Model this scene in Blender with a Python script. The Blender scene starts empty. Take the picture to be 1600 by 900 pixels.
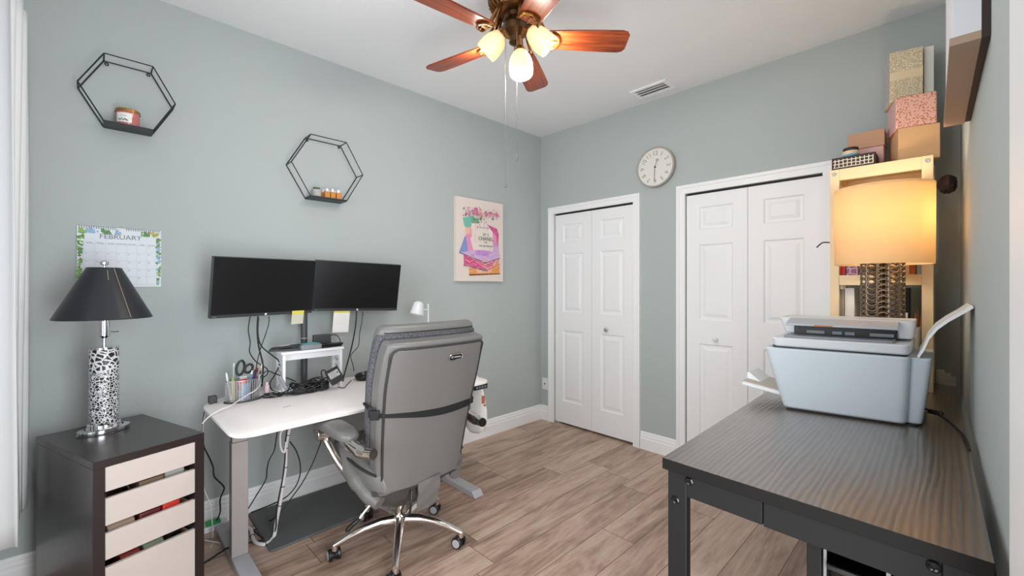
import bpy, bmesh, math, random
from mathutils import Vector, Matrix
random.seed(7)
SC = bpy.context.scene
COL = SC.collection
PI = math.pi
# ------------------------------------------------------------------ camera
# world: camera stands at x=0 y=0; +y runs to the back wall, -x to the left wall
F_PX, CAM_H, YAW = 670.0, 1.297, math.radians(45.64)
cam_d = bpy.data.cameras.new('camera')
cam = bpy.data.objects.new('camera', cam_d); COL.objects.link(cam)
cam.location = (0, 0, CAM_H)
cam.rotation_euler = (PI/2, 0, YAW)
cam_d.sensor_width = 36.0; cam_d.lens = F_PX/1600*36.0
cam_d.shift_y = -4/1600.0
cam_d.clip_start = 0.01
SC.camera = cam
# ------------------------------------------------------------------ light and exposure
SC.view_settings.view_transform = 'Standard'
SC.view_settings.look = 'None'
SC.view_settings.gamma = 1.0
SC.view_settings.use_curve_mapping = False
SC.view_settings.exposure = 0.22
world = bpy.data.worlds.new('world'); SC.world = world; world.use_nodes = True
bg = world.node_tree.nodes['Background']
bg.inputs[0].default_value = (0.85, 0.93, 1.0, 1); bg.inputs[1].default_value = 1.0
def area(name, loc, rot, sx, sy, power, color=(1, 1, 1)):
    d = bpy.data.lights.new(name, 'AREA'); d.shape = 'RECTANGLE'; d.size = sx; d.size_y = sy
    d.energy = power; d.color = color
    o = bpy.data.objects.new(name, d); o.location = loc; o.rotation_euler = rot; COL.objects.link(o)
    return o
# daylight coming in at the window in the wall behind the camera
area('window_daylight', (-1.2, -2.3, 1.6), (PI/2, 0, 0), 3.4, 2.6, 120, (0.94, 0.97, 1.0))
# added fill light at an unseen opening in the right wall beside the camera
area('right_wall_fill', (0.16, 0.475, 1.05), (0, PI/2, 0), 1.95, 0.74, 35, (0.94, 0.97, 1.0))
def point(name, loc, power, color, r, parent=None):
    d = bpy.data.lights.new(name, 'POINT'); d.energy = power; d.color = color; d.shadow_soft_size = r
    o = bpy.data.objects.new(name, d); o.location = loc; COL.objects.link(o)
    if parent:
        o.parent = parent; o.location = Vector(loc) - parent.location
    return o
SC.cycles.max_bounces = 10
SC.cycles.diffuse_bounces = 6
SC.cycles.sample_clamp_indirect = 4.0
SC.cycles.caustics_reflective = False
SC.cycles.caustics_refractive = False
SC.cycles.use_denoising = True

# ------------------------------------------------------------------ helpers
def lin(r, g, b):
    f = lambda c: (c/255/12.92) if c/255 <= 0.04045 else ((c/255+0.055)/1.055)**2.4
    return (f(r), f(g), f(b), 1)
def mat(name, rgb, rough=0.5, metal=0.0, bump=0.0, bscale=60.0, trans=0.0, alpha=1.0, emit=0, spec=0.5, coat=0.0, ecol=None):
    m = bpy.data.materials.new(name); m.use_nodes = True
    nt = m.node_tree; b = nt.nodes['Principled BSDF']
    b.inputs['Base Color'].default_value = lin(*rgb)
    b.inputs['Roughness'].default_value = rough
    b.inputs['Metallic'].default_value = metal
    b.inputs['Transmission Weight'].default_value = trans
    b.inputs['Alpha'].default_value = alpha
    b.inputs['Specular IOR Level'].default_value = spec
    b.inputs['Coat Weight'].default_value = coat
    if emit:
        b.inputs['Emission Color'].default_value = lin(*(ecol or rgb)); b.inputs['Emission Strength'].default_value = emit
    if bump:
        tc = nt.nodes.new('ShaderNodeTexCoord'); n = nt.nodes.new('ShaderNodeTexNoise'); bp = nt.nodes.new('ShaderNodeBump')
        n.inputs['Scale'].default_value = bscale; n.inputs['Detail'].default_value = 3
        nt.links.new(tc.outputs['Object'], n.inputs['Vector'])
        nt.links.new(n.outputs[0], bp.inputs['Height'])
        bp.inputs['Strength'].default_value = bump; bp.inputs['Distance'].default_value = 0.01
        nt.links.new(bp.outputs[0], b.inputs['Normal'])
    return m
class NT:
    """short-hand node builder"""
    def __init__(s, m):
        s.nt = m.node_tree; s.b = s.nt.nodes['Principled BSDF']
    def n(s, typ, **kw):
        nd = s.nt.nodes.new('ShaderNode'+typ)
        for k, v in kw.items():
            setattr(nd, k, v)
        return nd
    def l(s, a, b): s.nt.links.new(a, b)
    def math(s, op, a, b=None):
        nd = s.n('Math', operation=op)
        for i, v in enumerate((a, b)):
            if v is None: continue
            if hasattr(v, 'links'): s.l(v, nd.inputs[i])
            else: nd.inputs[i].default_value = v
        return nd.outputs[0]
    def ramp(s, fac, stops, interp='LINEAR'):
        nd = s.n('ValToRGB'); cr = nd.color_ramp; cr.interpolation = interp
        while len(cr.elements) < len(stops): cr.elements.new(0.5)
        for e, (p, c) in zip(cr.elements, stops):
            e.position = p; e.color = lin(*c)
        s.l(fac, nd.inputs[0]); return nd.outputs[0]
    def mapping(s, scale=(1, 1, 1), rot=(0, 0, 0), coord='Object'):
        tc = s.n('TexCoord'); mp = s.n('Mapping')
        mp.inputs['Scale'].default_value = scale; mp.inputs['Rotation'].default_value = rot
        s.l(tc.outputs[coord], mp.inputs[0]); return mp.outputs[0]

class MB:
    def __init__(s): s.bm = bmesh.new(); s.mi = 0
    def _f(s, vs):
        try:
            f = s.bm.faces.new(vs); f.material_index = s.mi; return f
        except ValueError: return None
    def v(s, p): return s.bm.verts.new(p)
    def poly(s, pts): return s._f([s.v(p) for p in pts])
    def hexa(s, b, t):
        B = [s.v(p) for p in b]; T = [s.v(p) for p in t]; n = len(B)
        s._f(B[::-1]); s._f(T)
        for i in range(n): s._f([B[i], B[(i+1) % n], T[(i+1) % n], T[i]])
        return s
    def box(s, c, d, rz=0.0, R=None):
        R = R or Matrix.Rotation(rz, 3, 'Z'); c = Vector(c); x, y, z = d[0]/2, d[1]/2, d[2]/2
        q = [(-x, -y), (x, -y), (x, y), (-x, y)]
        return s.hexa([c + R @ Vector((a, b, -z)) for a, b in q], [c + R @ Vector((a, b, z)) for a, b in q])
    def span(s, p, q):
        return s.box([(a+b)/2 for a, b in zip(p, q)], [abs(b-a) for a, b in zip(p, q)])
    def prism(s, pts, off):
        off = Vector(off); pts = [Vector(p) for p in pts]
        return s.hexa(pts, [p+off for p in pts])
    def ring(s, c, ax, r, n, e1=None, sc=(1, 1)):
        ax = Vector(ax).normalized()
        if e1 is None:
            e1 = ax.orthogonal().normalized()
        e2 = ax.cross(e1)
        return [s.v(Vector(c) + e1*math.cos(2*PI*i/n)*r*sc[0] + e2*math.sin(2*PI*i/n)*r*sc[1]) for i in range(n)]
    def bridge(s, A, B):
        n = len(A)
        for i in range(n): s._f([A[i], A[(i+1) % n], B[(i+1) % n], B[i]])
    def cyl(s, p, q, r, r2=None, n=16, caps=True):
        p, q = Vector(p), Vector(q); ax = q-p; r2 = r if r2 is None else r2
        A = s.ring(p, ax, r, n); B = s.ring(q, ax, r2, n); s.bridge(A, B)
        if caps: s._f(A[::-1]); s._f(B)
        return s
    def lathe(s, prof, c, ax=(0, 0, 1), n=28, cap0=False, cap1=False, sc=(1, 1), e1=None, closed=False):
        ax = Vector(ax).normalized(); c = Vector(c); R = []
        for r, z in prof: R.append(s.ring(c+ax*z, ax, max(r, 1e-4), n, e1, sc))
        for a, b in zip(R, R[1:]): s.bridge(a, b)
        if closed: s.bridge(R[-1], R[0])
        if cap0: s._f(R[0][::-1])
        if cap1: s._f(R[-1])
        return s
    def tube(s, pts, r, n=8, smooth=True, closed=False, sub=5):
        P = [Vector(p) for p in pts]
        if smooth and len(P) > 2:
            Q = []; m = len(P); rng = range(m) if closed else range(m-1)
            for i in rng:
                g = lambda k: P[k % m] if closed else P[min(max(k, 0), m-1)]
                a, b, c, d = g(i-1), g(i), g(i+1), g(i+2)
                for j in range(sub):
                    t = j/sub
                    Q.append(0.5*((2*b)+(c-a)*t+(2*a-5*b+4*c-d)*t*t+(3*b-a-3*c+d)*t**3))
            if not closed: Q.append(P[-1])
            P = Q
        m = len(P); R = []; e = None
        for i in range(m):
            if closed: t = P[(i+1) % m]-P[i-1]
            else: t = P[min(i+1, m-1)]-P[max(i-1, 0)]
            if t.length < 1e-9: t = Vector((0, 0, 1))
            t.normalize()
            if e is None: e = t.orthogonal().normalized()
            else:
                e = e - t*e.dot(t)
                e = e.normalized() if e.length > 1e-6 else t.orthogonal().normalized()
            rr = r[min(i*len(r)//m, len(r)-1)] if isinstance(r, (list, tuple)) else r
            R.append(s.ring(P[i], t, rr, n, e))
        for a, b in zip(R, R[1:]): s.bridge(a, b)
        if closed: s.bridge(R[-1], R[0])
        else: s._f(R[0][::-1]); s._f(R[-1])
        return s
    def torus(s, c, ax, R, r, n=18, k=6):
        ax = Vector(ax).normalized(); e = ax.orthogonal().normalized(); f = ax.cross(e); c = Vector(c)
        return s.tube([c+e*R*math.cos(2*PI*i/n)+f*R*math.sin(2*PI*i/n) for i in range(n)], r, k, smooth=False, closed=True)
    def sphere(s, c, r, sc=(1, 1, 1), u=14, w=8):
        m = Matrix.Translation(c) @ Matrix.Diagonal((r*sc[0], r*sc[1], r*sc[2], 1))
        res = bmesh.ops.create_uvsphere(s.bm, u_segments=u, v_segments=w, radius=1.0, matrix=m)
        for vv in res['verts']:
            for f in vv.link_faces: f.material_index = s.mi
        return s
    def rsheet(s, pts, th):
        return s
    def build(s, name, mats, parent=None, bevel=0.0, seg=2, smooth=True, angle=35, sub=0):
        if not isinstance(mats, (list, tuple)): mats = [mats]
        bmesh.ops.recalc_face_normals(s.bm, faces=s.bm.faces[:])
        if parent is not None: org = parent_world(parent)
        else:
            xs = [v.co for v in s.bm.verts]
            lo = Vector([min(c[i] for c in xs) for i in range(3)]); hi = Vector([max(c[i] for c in xs) for i in range(3)])
            org = Vector(((lo.x+hi.x)/2, (lo.y+hi.y)/2, lo.z))
        for v in s.bm.verts: v.co -= org
        if smooth:
            for f in s.bm.faces: f.smooth = True
            for e in s.bm.edges:
                if len(e.link_faces) == 2 and e.calc_face_angle(0) > math.radians(angle): e.smooth = False
        me = bpy.data.meshes.new(name); s.bm.to_mesh(me); s.bm.free()
        for m in mats: me.materials.append(m)
        o = bpy.data.objects.new(name, me); COL.objects.link(o)
        if parent is not None: o.parent = parent
        else: o.location = org
        if bevel:
            b = o.modifiers.new('bevel', 'BEVEL'); b.width = bevel; b.segments = seg; b.limit_method = 'ANGLE'; b.angle_limit = math.radians(40)
            b.harden_normals = False
        if sub:
            u = o.modifiers.new('subdivision', 'SUBSURF'); u.levels = sub; u.render_levels = sub
        return o
def parent_world(o):
    p = Vector((0, 0, 0))
    while o is not None: p = p + o.location; o = o.parent
    return p
def tag(o, label=None, cat=None, group=None, kind=None):
    if label: o['label'] = label
    if cat: o['category'] = cat
    if group: o['group'] = group
    if kind: o['kind'] = kind
    return o
def thing(name, label, cat, loc, group=None):
    o = bpy.data.objects.new(name, None); o.empty_display_size = 0.05; o.location = loc; COL.objects.link(o)
    return tag(o, label, cat, group)
def struct(o): o['kind'] = 'structure'; return o
def lettering(name, s, size, origin, right, up, m, parent, align='CENTER', depth=0.0004):
    """text standing on a surface: origin = centre of baseline, right/up = directions on that surface"""
    cu = bpy.data.curves.new(name, 'FONT'); cu.body = s; cu.size = size; cu.align_x = align; cu.extrude = depth
    t = bpy.data.objects.new(name, cu); COL.objects.link(t)
    dg = bpy.context.evaluated_depsgraph_get(); dg.update()
    me = bpy.data.meshes.new_from_object(t.evaluated_get(dg))
    bpy.data.objects.remove(t)
    r = Vector(right).normalized(); u = Vector(up).normalized(); n = r.cross(u)
    org = Vector(origin) - parent_world(parent)
    for v in me.vertices: v.co = org + r*v.co.x + u*v.co.y + n*v.co.z
    me.materials.clear(); me.materials.append(m)
    o = bpy.data.objects.new(name, me); COL.objects.link(o); o.parent = parent
    return o
# sight lines of the photograph: used to read real positions off known planes (walls, desk top, floor)
CY, SY = math.cos(YAW), math.sin(YAW)
def _ray(x, y):
    u = (x-800)/F_PX; return Vector((-SY+u*CY, CY+u*SY, (446-y)/F_PX))
def onx(x, y, X): d = _ray(x, y); return Vector((0, 0, CAM_H)) + d*(X/d.x)
def ony(x, y, Y): d = _ray(x, y); return Vector((0, 0, CAM_H)) + d*(Y/d.y)
def onz(x, y, Z): d = _ray(x, y); return Vector((0, 0, CAM_H)) + d*((Z-CAM_H)/d.z)

XL, YB, YF, HC = -2.797, 3.128, -0.41, 2.741
def XR(y): return 0.078-0.02185*(y-1.16)        # the right wall runs a touch out of square

# ------------------------------------------------------------------ materials
def wall_paint(name, rgb):
    m = mat(name, rgb, 0.75); k = NT(m)
    v = k.mapping((1, 1, 1)); n = k.n('TexNoise'); n.inputs['Scale'].default_value = 55; n.inputs['Detail'].default_value = 4
    k.l(v, n.inputs['Vector']); b = k.n('Bump'); b.inputs['Strength'].default_value = 0.18; b.inputs['Distance'].default_value = 0.006
    k.l(n.outputs[0], b.inputs['Height']); k.l(b.outputs[0], k.b.inputs['Normal']); return m
M_WALL = wall_paint('sage_wall_paint', (177, 185, 184))
M_CEIL = mat('ceiling_texture', (240, 240, 242), 0.9, bump=0.35, bscale=90)
M_WHITE = mat('white_trim_paint', (244, 244, 244), 0.4)
M_DOOR = mat('white_door_paint', (242, 242, 243), 0.45)
M_BLACKGAP = mat('dark_track_and_closet_shade', (18, 18, 18), 0.6)
def floor_mat():
    m = mat('laminate_floor', (150, 125, 110), 0.42); k = NT(m)
    tc = k.n('TexCoord'); sp = k.n('SeparateXYZ'); k.l(tc.outputs['Object'], sp.inputs[0])
    px = k.math('DIVIDE', sp.outputs[0], 0.19); row = k.math('FLOOR', px)
    wn = k.n('TexWhiteNoise', noise_dimensions='1D'); k.l(row, wn.inputs['W'])
    py = k.math('ADD', k.math('DIVIDE', sp.outputs[1], 1.22), wn.outputs['Value']); cell = k.math('FLOOR', py)
    cb = k.n('CombineXYZ'); k.l(row, cb.inputs[0]); k.l(cell, cb.inputs[1])
    wn2 = k.n('TexWhiteNoise', noise_dimensions='3D'); k.l(cb.outputs[0], wn2.inputs['Vector'])
    # grain
    mp = k.n('Mapping'); mp.inputs['Scale'].default_value = (11, 1.5, 1); k.l(tc.outputs['Object'], mp.inputs[0])
    off = k.n('VectorMath', operation='MULTIPLY_ADD'); k.l(wn2.outputs['Color'], off.inputs[0]); off.inputs[1].default_value = (20, 20, 20); k.l(mp.outputs[0], off.inputs[2])
    n1 = k.n('TexNoise'); n1.inputs['Scale'].default_value = 1.0; n1.inputs['Detail'].default_value = 7; n1.inputs['Roughness'].default_value = 0.6; n1.inputs['Distortion'].default_value = 1.2
    k.l(off.outputs[0], n1.inputs['Vector'])
    n2 = k.n('TexNoise'); n2.inputs['Scale'].default_value = 6.0; n2.inputs['Detail'].default_value = 4; k.l(off.outputs[0], n2.inputs['Vector'])
    f = k.math('ADD', k.math('MULTIPLY', n1.outputs[0], 0.85), k.math('MULTIPLY', n2.outputs[0], 0.28))
    f = k.math('ADD', f, k.math('MULTIPLY', k.math('SUBTRACT', wn2.outputs['Value'], 0.5), 0.16))
    c = k.ramp(f, [(0.30, (112, 88, 74)), (0.46, (158, 130, 113)), (0.58, (184, 156, 138)), (0.75, (204, 180, 162))])
    fx = k.math('FRACT', px); ex = k.math('MINIMUM', fx, k.math('SUBTRACT', 1.0, fx))
    fy = k.math('FRACT', py); ey = k.math('MINIMUM', fy, k.math('SUBTRACT', 1.0, fy))
    seam = k.math('MINIMUM', k.math('MULTIPLY', ex, 0.19), k.math('MULTIPLY', ey, 1.22))
    g = k.math('LESS_THAN', seam, 0.0016)
    mx = k.n('Mix', data_type='RGBA'); k.l(g, mx.inputs[0]); k.l(c, mx.inputs[6]); mx.inputs[7].default_value = lin(88, 72, 62)
    k.l(mx.outputs[2], k.b.inputs['Base Color'])
    b = k.n('Bump'); b.inputs['Strength'].default_value = 0.12; b.inputs['Distance'].default_value = 0.004; k.l(f, b.inputs['Height']); k.l(b.outputs[0], k.b.inputs['Normal'])
    return m
M_FLOOR = floor_mat()
def black_wood(name, dark, light, grain=(9, 1.0, 1), rough=0.38, dist=5.0):
    m = mat(name, dark, rough); k = NT(m); v = k.mapping(grain)
    w = k.n('TexWave', bands_direction='X'); w.inputs['Scale'].default_value = 5.0; w.inputs['Distortion'].default_value = dist; w.inputs['Detail'].default_value = 3; w.inputs['Detail Scale'].default_value = 0.6
    k.l(v, w.inputs['Vector'])
    v2 = k.mapping((38, 1.6, 1)); n2 = k.n('TexNoise'); n2.inputs['Scale'].default_value = 1.0; n2.inputs['Detail'].default_value = 5; n2.inputs['Distortion'].default_value = 0.8; k.l(v2, n2.inputs['Vector'])
    h = k.math('ADD', k.math('MULTIPLY', w.outputs['Fac'], 0.45), k.math('MULTIPLY', n2.outputs[0], 0.75))
    c = k.ramp(h, [(0.32, dark), (0.85, light)]); k.l(c, k.b.inputs['Base Color'])
    b = k.n('Bump'); b.inputs['Strength'].default_value = 0.8; b.inputs['Distance'].default_value = 0.0020; k.l(h, b.inputs['Height']); k.l(b.outputs[0], k.b.inputs['Normal'])
    return m
M_DESKTOP = black_wood('black_oak_desk_top', (56, 45, 38), (94, 77, 64), grain=(4.2, 0.55, 1), rough=0.27, dist=9.0)
M_DESKTOP.node_tree.nodes['Principled BSDF'].inputs['Coat Weight'].default_value = 1.0
M_DESKTOP.node_tree.nodes['Principled BSDF'].inputs['Coat Roughness'].default_value = 0.29
M_DESKTOP.node_tree.nodes['Principled BSDF'].inputs['Coat IOR'].default_value = 1.95
M_BLACKMETAL = mat('black_powder_coat', (28, 28, 29), 0.5, 0.0, bump=0.05, bscale=300, spec=0.3)
M_BLACKEDGE = mat('black_edge_band', (20, 19, 18), 0.55, spec=0.25)
M_CABINET = mat('black_brown_cabinet', (58, 53, 53), 0.26, bump=0.04, bscale=40)
M_CABEDGE = mat('dark_brown_front', (40, 28, 26), 0.4)
M_DRAWER = mat('off_white_drawer', (208, 196, 189), 0.5)
M_DESKWHITE = mat('white_desk_laminate', (250, 243, 240), 0.35)
M_SILVER = mat('silver_painted_steel', (182, 181, 186), 0.4, 0.15)
M_GREYSTEEL = mat('grey_painted_steel', (164, 157, 155), 0.4, 0.1)
M_CHROME = mat('chrome', (225, 225, 228), 0.08, 1.0)
M_ALU = mat('polished_aluminium', (222, 214, 208), 0.16, 1.0)
M_BLACK = mat('black_plastic', (22, 22, 23), 0.4)
M_BLACKGLOSS = mat('black_gloss', (12, 12, 14), 0.18)
M_SCREEN = mat('dark_screen', (16, 16, 19), 0.33)
M_BEZEL = mat('grey_bezel', (58, 59, 62), 0.35)
M_DKGREY = mat('dark_grey_plastic', (62, 64, 66), 0.45)
M_LEATHER = mat('grey_leather', (112, 110, 108), 0.36, bump=0.12, bscale=220)
M_LEATHERDK = mat('dark_grey_leather', (78, 76, 74), 0.45, bump=0.12, bscale=220)
M_PIPING = mat('dark_piping', (48, 47, 46), 0.5)
def mesh_fabric():
    m = mat('grey_spacer_mesh', (92, 92, 96), 0.85); k = NT(m); v = k.mapping((150, 150, 150))
    w = k.n('TexVoronoi'); k.l(v, w.inputs['Vector']); w.inputs['Scale'].default_value = 1.0
    c = k.ramp(w.outputs['Distance'], [(0.15, (46, 46, 50)), (0.6, (92, 92, 98))]); k.l(c, k.b.inputs['Base Color'])
    return m
M_MESH = mesh_fabric()
M_STRAP = mat('black_webbing', (20, 20, 20), 0.8)
M_MAT = mat('charcoal_rubber_mat', (96, 97, 97), 0.8, bump=0.1, bscale=250)
M_WIRE = mat('black_wire', (28, 30, 33), 0.45, 0.2)
M_PLWHITE = mat('white_plastic', (232, 233, 236), 0.35)
M_PRINTER = mat('pale_grey_plastic', (196, 205, 212), 0.38)
M_PRINTER2 = mat('light_grey_plastic', (205, 208, 212), 0.35)
M_PRINTDK = mat('mid_grey_plastic', (130, 136, 142), 0.4)
M_CORD = mat('black_cord', (26, 26, 27), 0.5)
M_CORDW = mat('white_cord', (228, 222, 222), 0.45)
M_PAPER = mat('white_paper', (240, 238, 234), 0.8)
M_YELLOW = mat('yellow_paper', (222, 205, 92), 0.8)
M_INK = mat('dark_ink', (45, 45, 48), 0.7)
M_GREYINK = mat('grey_ink', (120, 124, 130), 0.7)
M_BRONZE = mat('oil_rubbed_bronze', (92, 66, 42), 0.28, 0.9)
M_BRASS = mat('antique_brass', (150, 104, 54), 0.25, 0.95)
def blade_mat():
    m = mat('cherry_fan_blade', (130, 58, 28), 0.3); k = NT(m); v = k.mapping((1, 1, 1), coord='UV')
    n = k.n('TexNoise'); n.inputs['Scale'].default_value = 1.0; n.inputs['Detail'].default_value = 6; k.l(v, n.inputs['Vector'])
    c = k.ramp(n.outputs[0], [(0.3, (92, 34, 14)), (0.55, (142, 62, 28)), (0.75, (168, 82, 40))]); k.l(c, k.b.inputs['Base Color']); return m
M_BLADE = blade_mat()
def shade_glass(name, rgb, rough=0.5, tl=0.55):
    m = bpy.data.materials.new(name); m.use_nodes = True; nt = m.node_tree; nt.nodes.clear()
    out = nt.nodes.new('ShaderNodeOutputMaterial'); d = nt.nodes.new('ShaderNodeBsdfDiffuse'); t = nt.nodes.new('ShaderNodeBsdfTranslucent')
    g = nt.nodes.new('ShaderNodeBsdfGlossy'); g.inputs['Roughness'].default_value = rough
    a = nt.nodes.new('ShaderNodeMixShader'); b = nt.nodes.new('ShaderNodeMixShader')
    d.inputs[0].default_value = lin(*rgb); t.inputs[0].default_value = lin(*rgb)
    a.inputs[0].default_value = tl; b.inputs[0].default_value = 0.04
    nt.links.new(d.outputs[0], a.inputs[1]); nt.links.new(t.outputs[0], a.inputs[2])
    nt.links.new(a.outputs[0], b.inputs[1]); nt.links.new(g.outputs[0], b.inputs[2]); nt.links.new(b.outputs[0], out.inputs[0])
    return m
M_OPAL = shade_glass('alabaster_glass', (250, 236, 206), 0.3, 0.32)
M_CHAIN = mat('dull_steel_chain', (120, 120, 122), 0.5, 0.4)
M_SHADE = shade_glass('cream_lampshade_fabric', (244, 220, 178), 0.8, 0.5)
M_CURTAIN = shade_glass('white_sheer_curtain', (240, 240, 241), 0.9, 0.02)
M_BULB = mat('lit_bulb', (255, 236, 200), 0.4, emit=7)
M_LAMPBLACK = mat('black_lampshade', (36, 38, 44), 0.38, bump=0.03, bscale=80)
M_PINE = mat('cream_painted_wood', (238, 216, 176), 0.5, bump=0.03, bscale=30)
def leopard():
    m = mat('leopard_print', (220, 220, 222), 0.3); k = NT(m)
    v = k.mapping((1, 1, 1)); sp = k.n('SeparateXYZ'); k.l(v, sp.inputs[0])
    n = k.n('TexNoise'); n.inputs['Scale'].default_value = 60; k.l(v, n.inputs['Vector'])
    add = k.n('VectorMath', operation='MULTIPLY_ADD'); k.l(n.outputs['Color'], add.inputs[0]); add.inputs[1].default_value = (0.012,)*3; k.l(v, add.inputs[2])
    outs = []
    for sc_ in (52, 95):
        vo = k.n('TexVoronoi', feature='DISTANCE_TO_EDGE'); vo.inputs['Scale'].default_value = sc_; vo.inputs['Randomness'].default_value = 1.0
        k.l(add.outputs[0], vo.inputs['Vector']); outs.append(k.math('GREATER_THAN', vo.outputs['Distance'], 0.13 if sc_ == 52 else 0.10))
    top = k.math('GREATER_THAN', sp.outputs[2], 0.255)
    mx = k.n('Mix', data_type='FLOAT'); k.l(top, mx.inputs[0]); k.l(outs[1], mx.inputs[2]); k.l(outs[0], mx.inputs[3])
    c = k.ramp(mx.outputs[0], [(0.4, (226, 226, 228)), (0.6, (34, 33, 35))]); k.l(c, k.b.inputs['Base Color']); return m
M_LEOPARD = leopard()
def pattern(name, base, mark, scale, thr, feature='DISTANCE_TO_EDGE', rough=0.6, metal=0, less=True, rand=1.0):
    m = mat(name, base, rough, metal); k = NT(m); v = k.mapping((scale,)*3)
    vo = k.n('TexVoronoi', feature=feature); vo.inputs['Scale'].default_value = 1; vo.inputs['Randomness'].default_value = rand; k.l(v, vo.inputs['Vector'])
    f = k.math('LESS_THAN' if less else 'GREATER_THAN', vo.outputs['Distance'], thr)
    c = k.ramp(f, [(0.4, base), (0.6, mark)]); k.l(c, k.b.inputs['Base Color']); return m
M_DOTS = pattern('rose_gold_dots', (236, 184, 170), (196, 122, 84), 105, 0.36, 'F1')
M_DAMASK = pattern('gold_damask', (228, 220, 200), (204, 186, 150), 95, 0.16)
M_DAMASKG = pattern('grey_damask', (205, 200, 200), (178, 170, 168), 95, 0.16)
M_PINK = mat('blush_pink_card', (222, 178, 176), 0.6)
M_TAN = mat('tan_card', (200, 156, 122), 0.65)
M_CRATE = mat('pale_plywood', (220, 176, 130), 0.6, bump=0.04, bscale=20)
M_QUATRE = pattern('quatrefoil_print', (60, 50, 44), (225, 220, 208), 58, 0.10, rand=0.15)
M_DKBROWN = mat('dark_brown', (48, 34, 28), 0.6)
M_RED = mat('red', (196, 38, 36), 0.5)
M_PURPLE = pattern('purple_lattice', (142, 98, 140), (214, 196, 214), 34, 0.07, rand=0.3)
M_CREAM = mat('cream', (232, 212, 176), 0.6)
M_ORANGEBR = mat('orange_brown', (186, 104, 62), 0.6)
M_BLUE = mat('sky_blue', (104, 170, 206), 0.5)
M_TEAL = mat('teal', (92, 176, 168), 0.5)
M_GREEN = mat('leaf_green', (96, 140, 84), 0.6)
M_LIME = mat('fresh_green', (140, 180, 96), 0.6)
M_SKY = mat('soft_blue', (146, 180, 212), 0.6)
M_PEACH = mat('soft_orange', (226, 168, 108), 0.6)
M_AMBER = mat('amber_glass', (232, 156, 78), 0.12, trans=0.25)
M_GOLDLID = mat('gold_lid', (190, 142, 84), 0.25, 0.9)
M_ROSEGLASS = mat('rose_candle_glass', (196, 116, 112), 0.15)
M_GREYPOT = mat('grey_pot', (178, 176, 172), 0.7)
M_SILVERMESH = mat('silver_mesh', (170, 168, 170), 0.35, 0.7)
def glass(name, rgb, rough=0.02):
    m = mat(name, rgb, rough, trans=1.0); return m
def pane_glass():
    m = bpy.data.materials.new('window_glass'); m.use_nodes = True; nt = m.node_tree; nt.nodes.clear()
    o = nt.nodes.new('ShaderNodeOutputMaterial'); t = nt.nodes.new('ShaderNodeBsdfTransparent'); g = nt.nodes.new('ShaderNodeBsdfGlossy'); x = nt.nodes.new('ShaderNodeMixShader')
    g.inputs['Roughness'].default_value = 0.02; x.inputs[0].default_value = 0.06
    nt.links.new(t.outputs[0], x.inputs[1]); nt.links.new(g.outputs[0], x.inputs[2]); nt.links.new(x.outputs[0], o.inputs[0]); return m
M_PANE = pane_glass()

# ------------------------------------------------------------------ the room
struct(MB().span((XL-0.1, YF-0.1, -0.1), (0.3, YB+0.25, 0.0)).build('floor', M_FLOOR, smooth=False))
struct(MB().span((XL-0.1, YF-0.1, HC), (0.3, YB+0.25, HC+0.1)).build('ceiling', M_CEIL, smooth=False))
struct(MB().span((XL-0.1, YF-0.1, 0), (XL, YB, HC)).build('wall_left', M_WALL, smooth=False))
# back wall with two shallow closet openings
D1 = (-2.626, -1.792); D2 = (-1.368, -0.534); DH = 1.972
def wall_with_holes(name, x0, x1, z1, holes, y0, y1, m):
    w = MB(); x = x0
    for a, b, za, zb in holes:
        w.span((x, y0, 0), (a, y1, z1))
        if za > 0: w.span((a, y0, 0), (b, y1, za))
        w.span((a, y0, zb), (b, y1, z1)); x = b
    w.span((x, y0, 0), (x1, y1, z1))
    return struct(w.build(name, m, smooth=False))
wb = MB(); x = XL-0.1
for a, b in (D1, D2):
    wb.span((x, YB, 0), (a, YB+0.12, HC)); wb.span((a, YB, DH), (b, YB+0.12, HC)); x = b
wb.span((x, YB, 0), (0.3, YB+0.12, HC))
struct(wb.build('wall_back', M_WALL, smooth=False))
cl = MB()
for a, b in (D1, D2): cl.span((a-0.05, YB+0.121, 0), (b+0.05, YB+0.14, DH+0.1))
struct(cl.build('wall_closet', M_BLACKGAP, smooth=False))  # closet backs coloured black to stand for the shade inside
y0, y1 = YF-0.1, YB+0.12
wr = MB()
for ya, yb, za, zb in ((y0, 0.08, 0, HC), (0.08, 0.87, 2.04, HC), (0.87, y1, 0, HC)):
    wr.hexa([(XR(ya), ya, za), (0.3, ya, za), (0.3, yb, za), (XR(yb), yb, za)], [(XR(ya), ya, zb), (0.3, ya, zb), (0.3, yb, zb), (XR(yb), yb, zb)])
struct(wr.build('wall_right', M_WALL, smooth=False))
WX0, WX1, WZ0, WZ1 = -1.95, -0.45, 0.55, 2.3
wall_with_holes('wall_front', XL, 0.115, HC, [(WX0, WX1, WZ0, WZ1)], YF-0.1, YF, M_WALL)
# window behind the camera
wf = MB(); yy = (YF-0.09, YF-0.03)
for a, b in (((WX0, WZ0), (WX0+0.05, WZ1)), ((WX1-0.05, WZ0), (WX1, WZ1)), ((WX0+0.05, WZ0), (WX1-0.05, WZ0+0.05)), ((WX0+0.05, WZ1-0.05), (WX1-0.05, WZ1)), ((WX0+0.05, 1.40), (WX1-0.05, 1.44))):
    wf.span((a[0], yy[0], a[1]), (b[0], yy[1], b[1]))
win = struct(wf.build('window_1', M_WHITE, smooth=False))
MB().span((WX0+0.05, YF-0.065, WZ0+0.05), (WX1-0.05, YF-0.06, WZ1-0.05)).build('pane', M_PANE, win)
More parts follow.
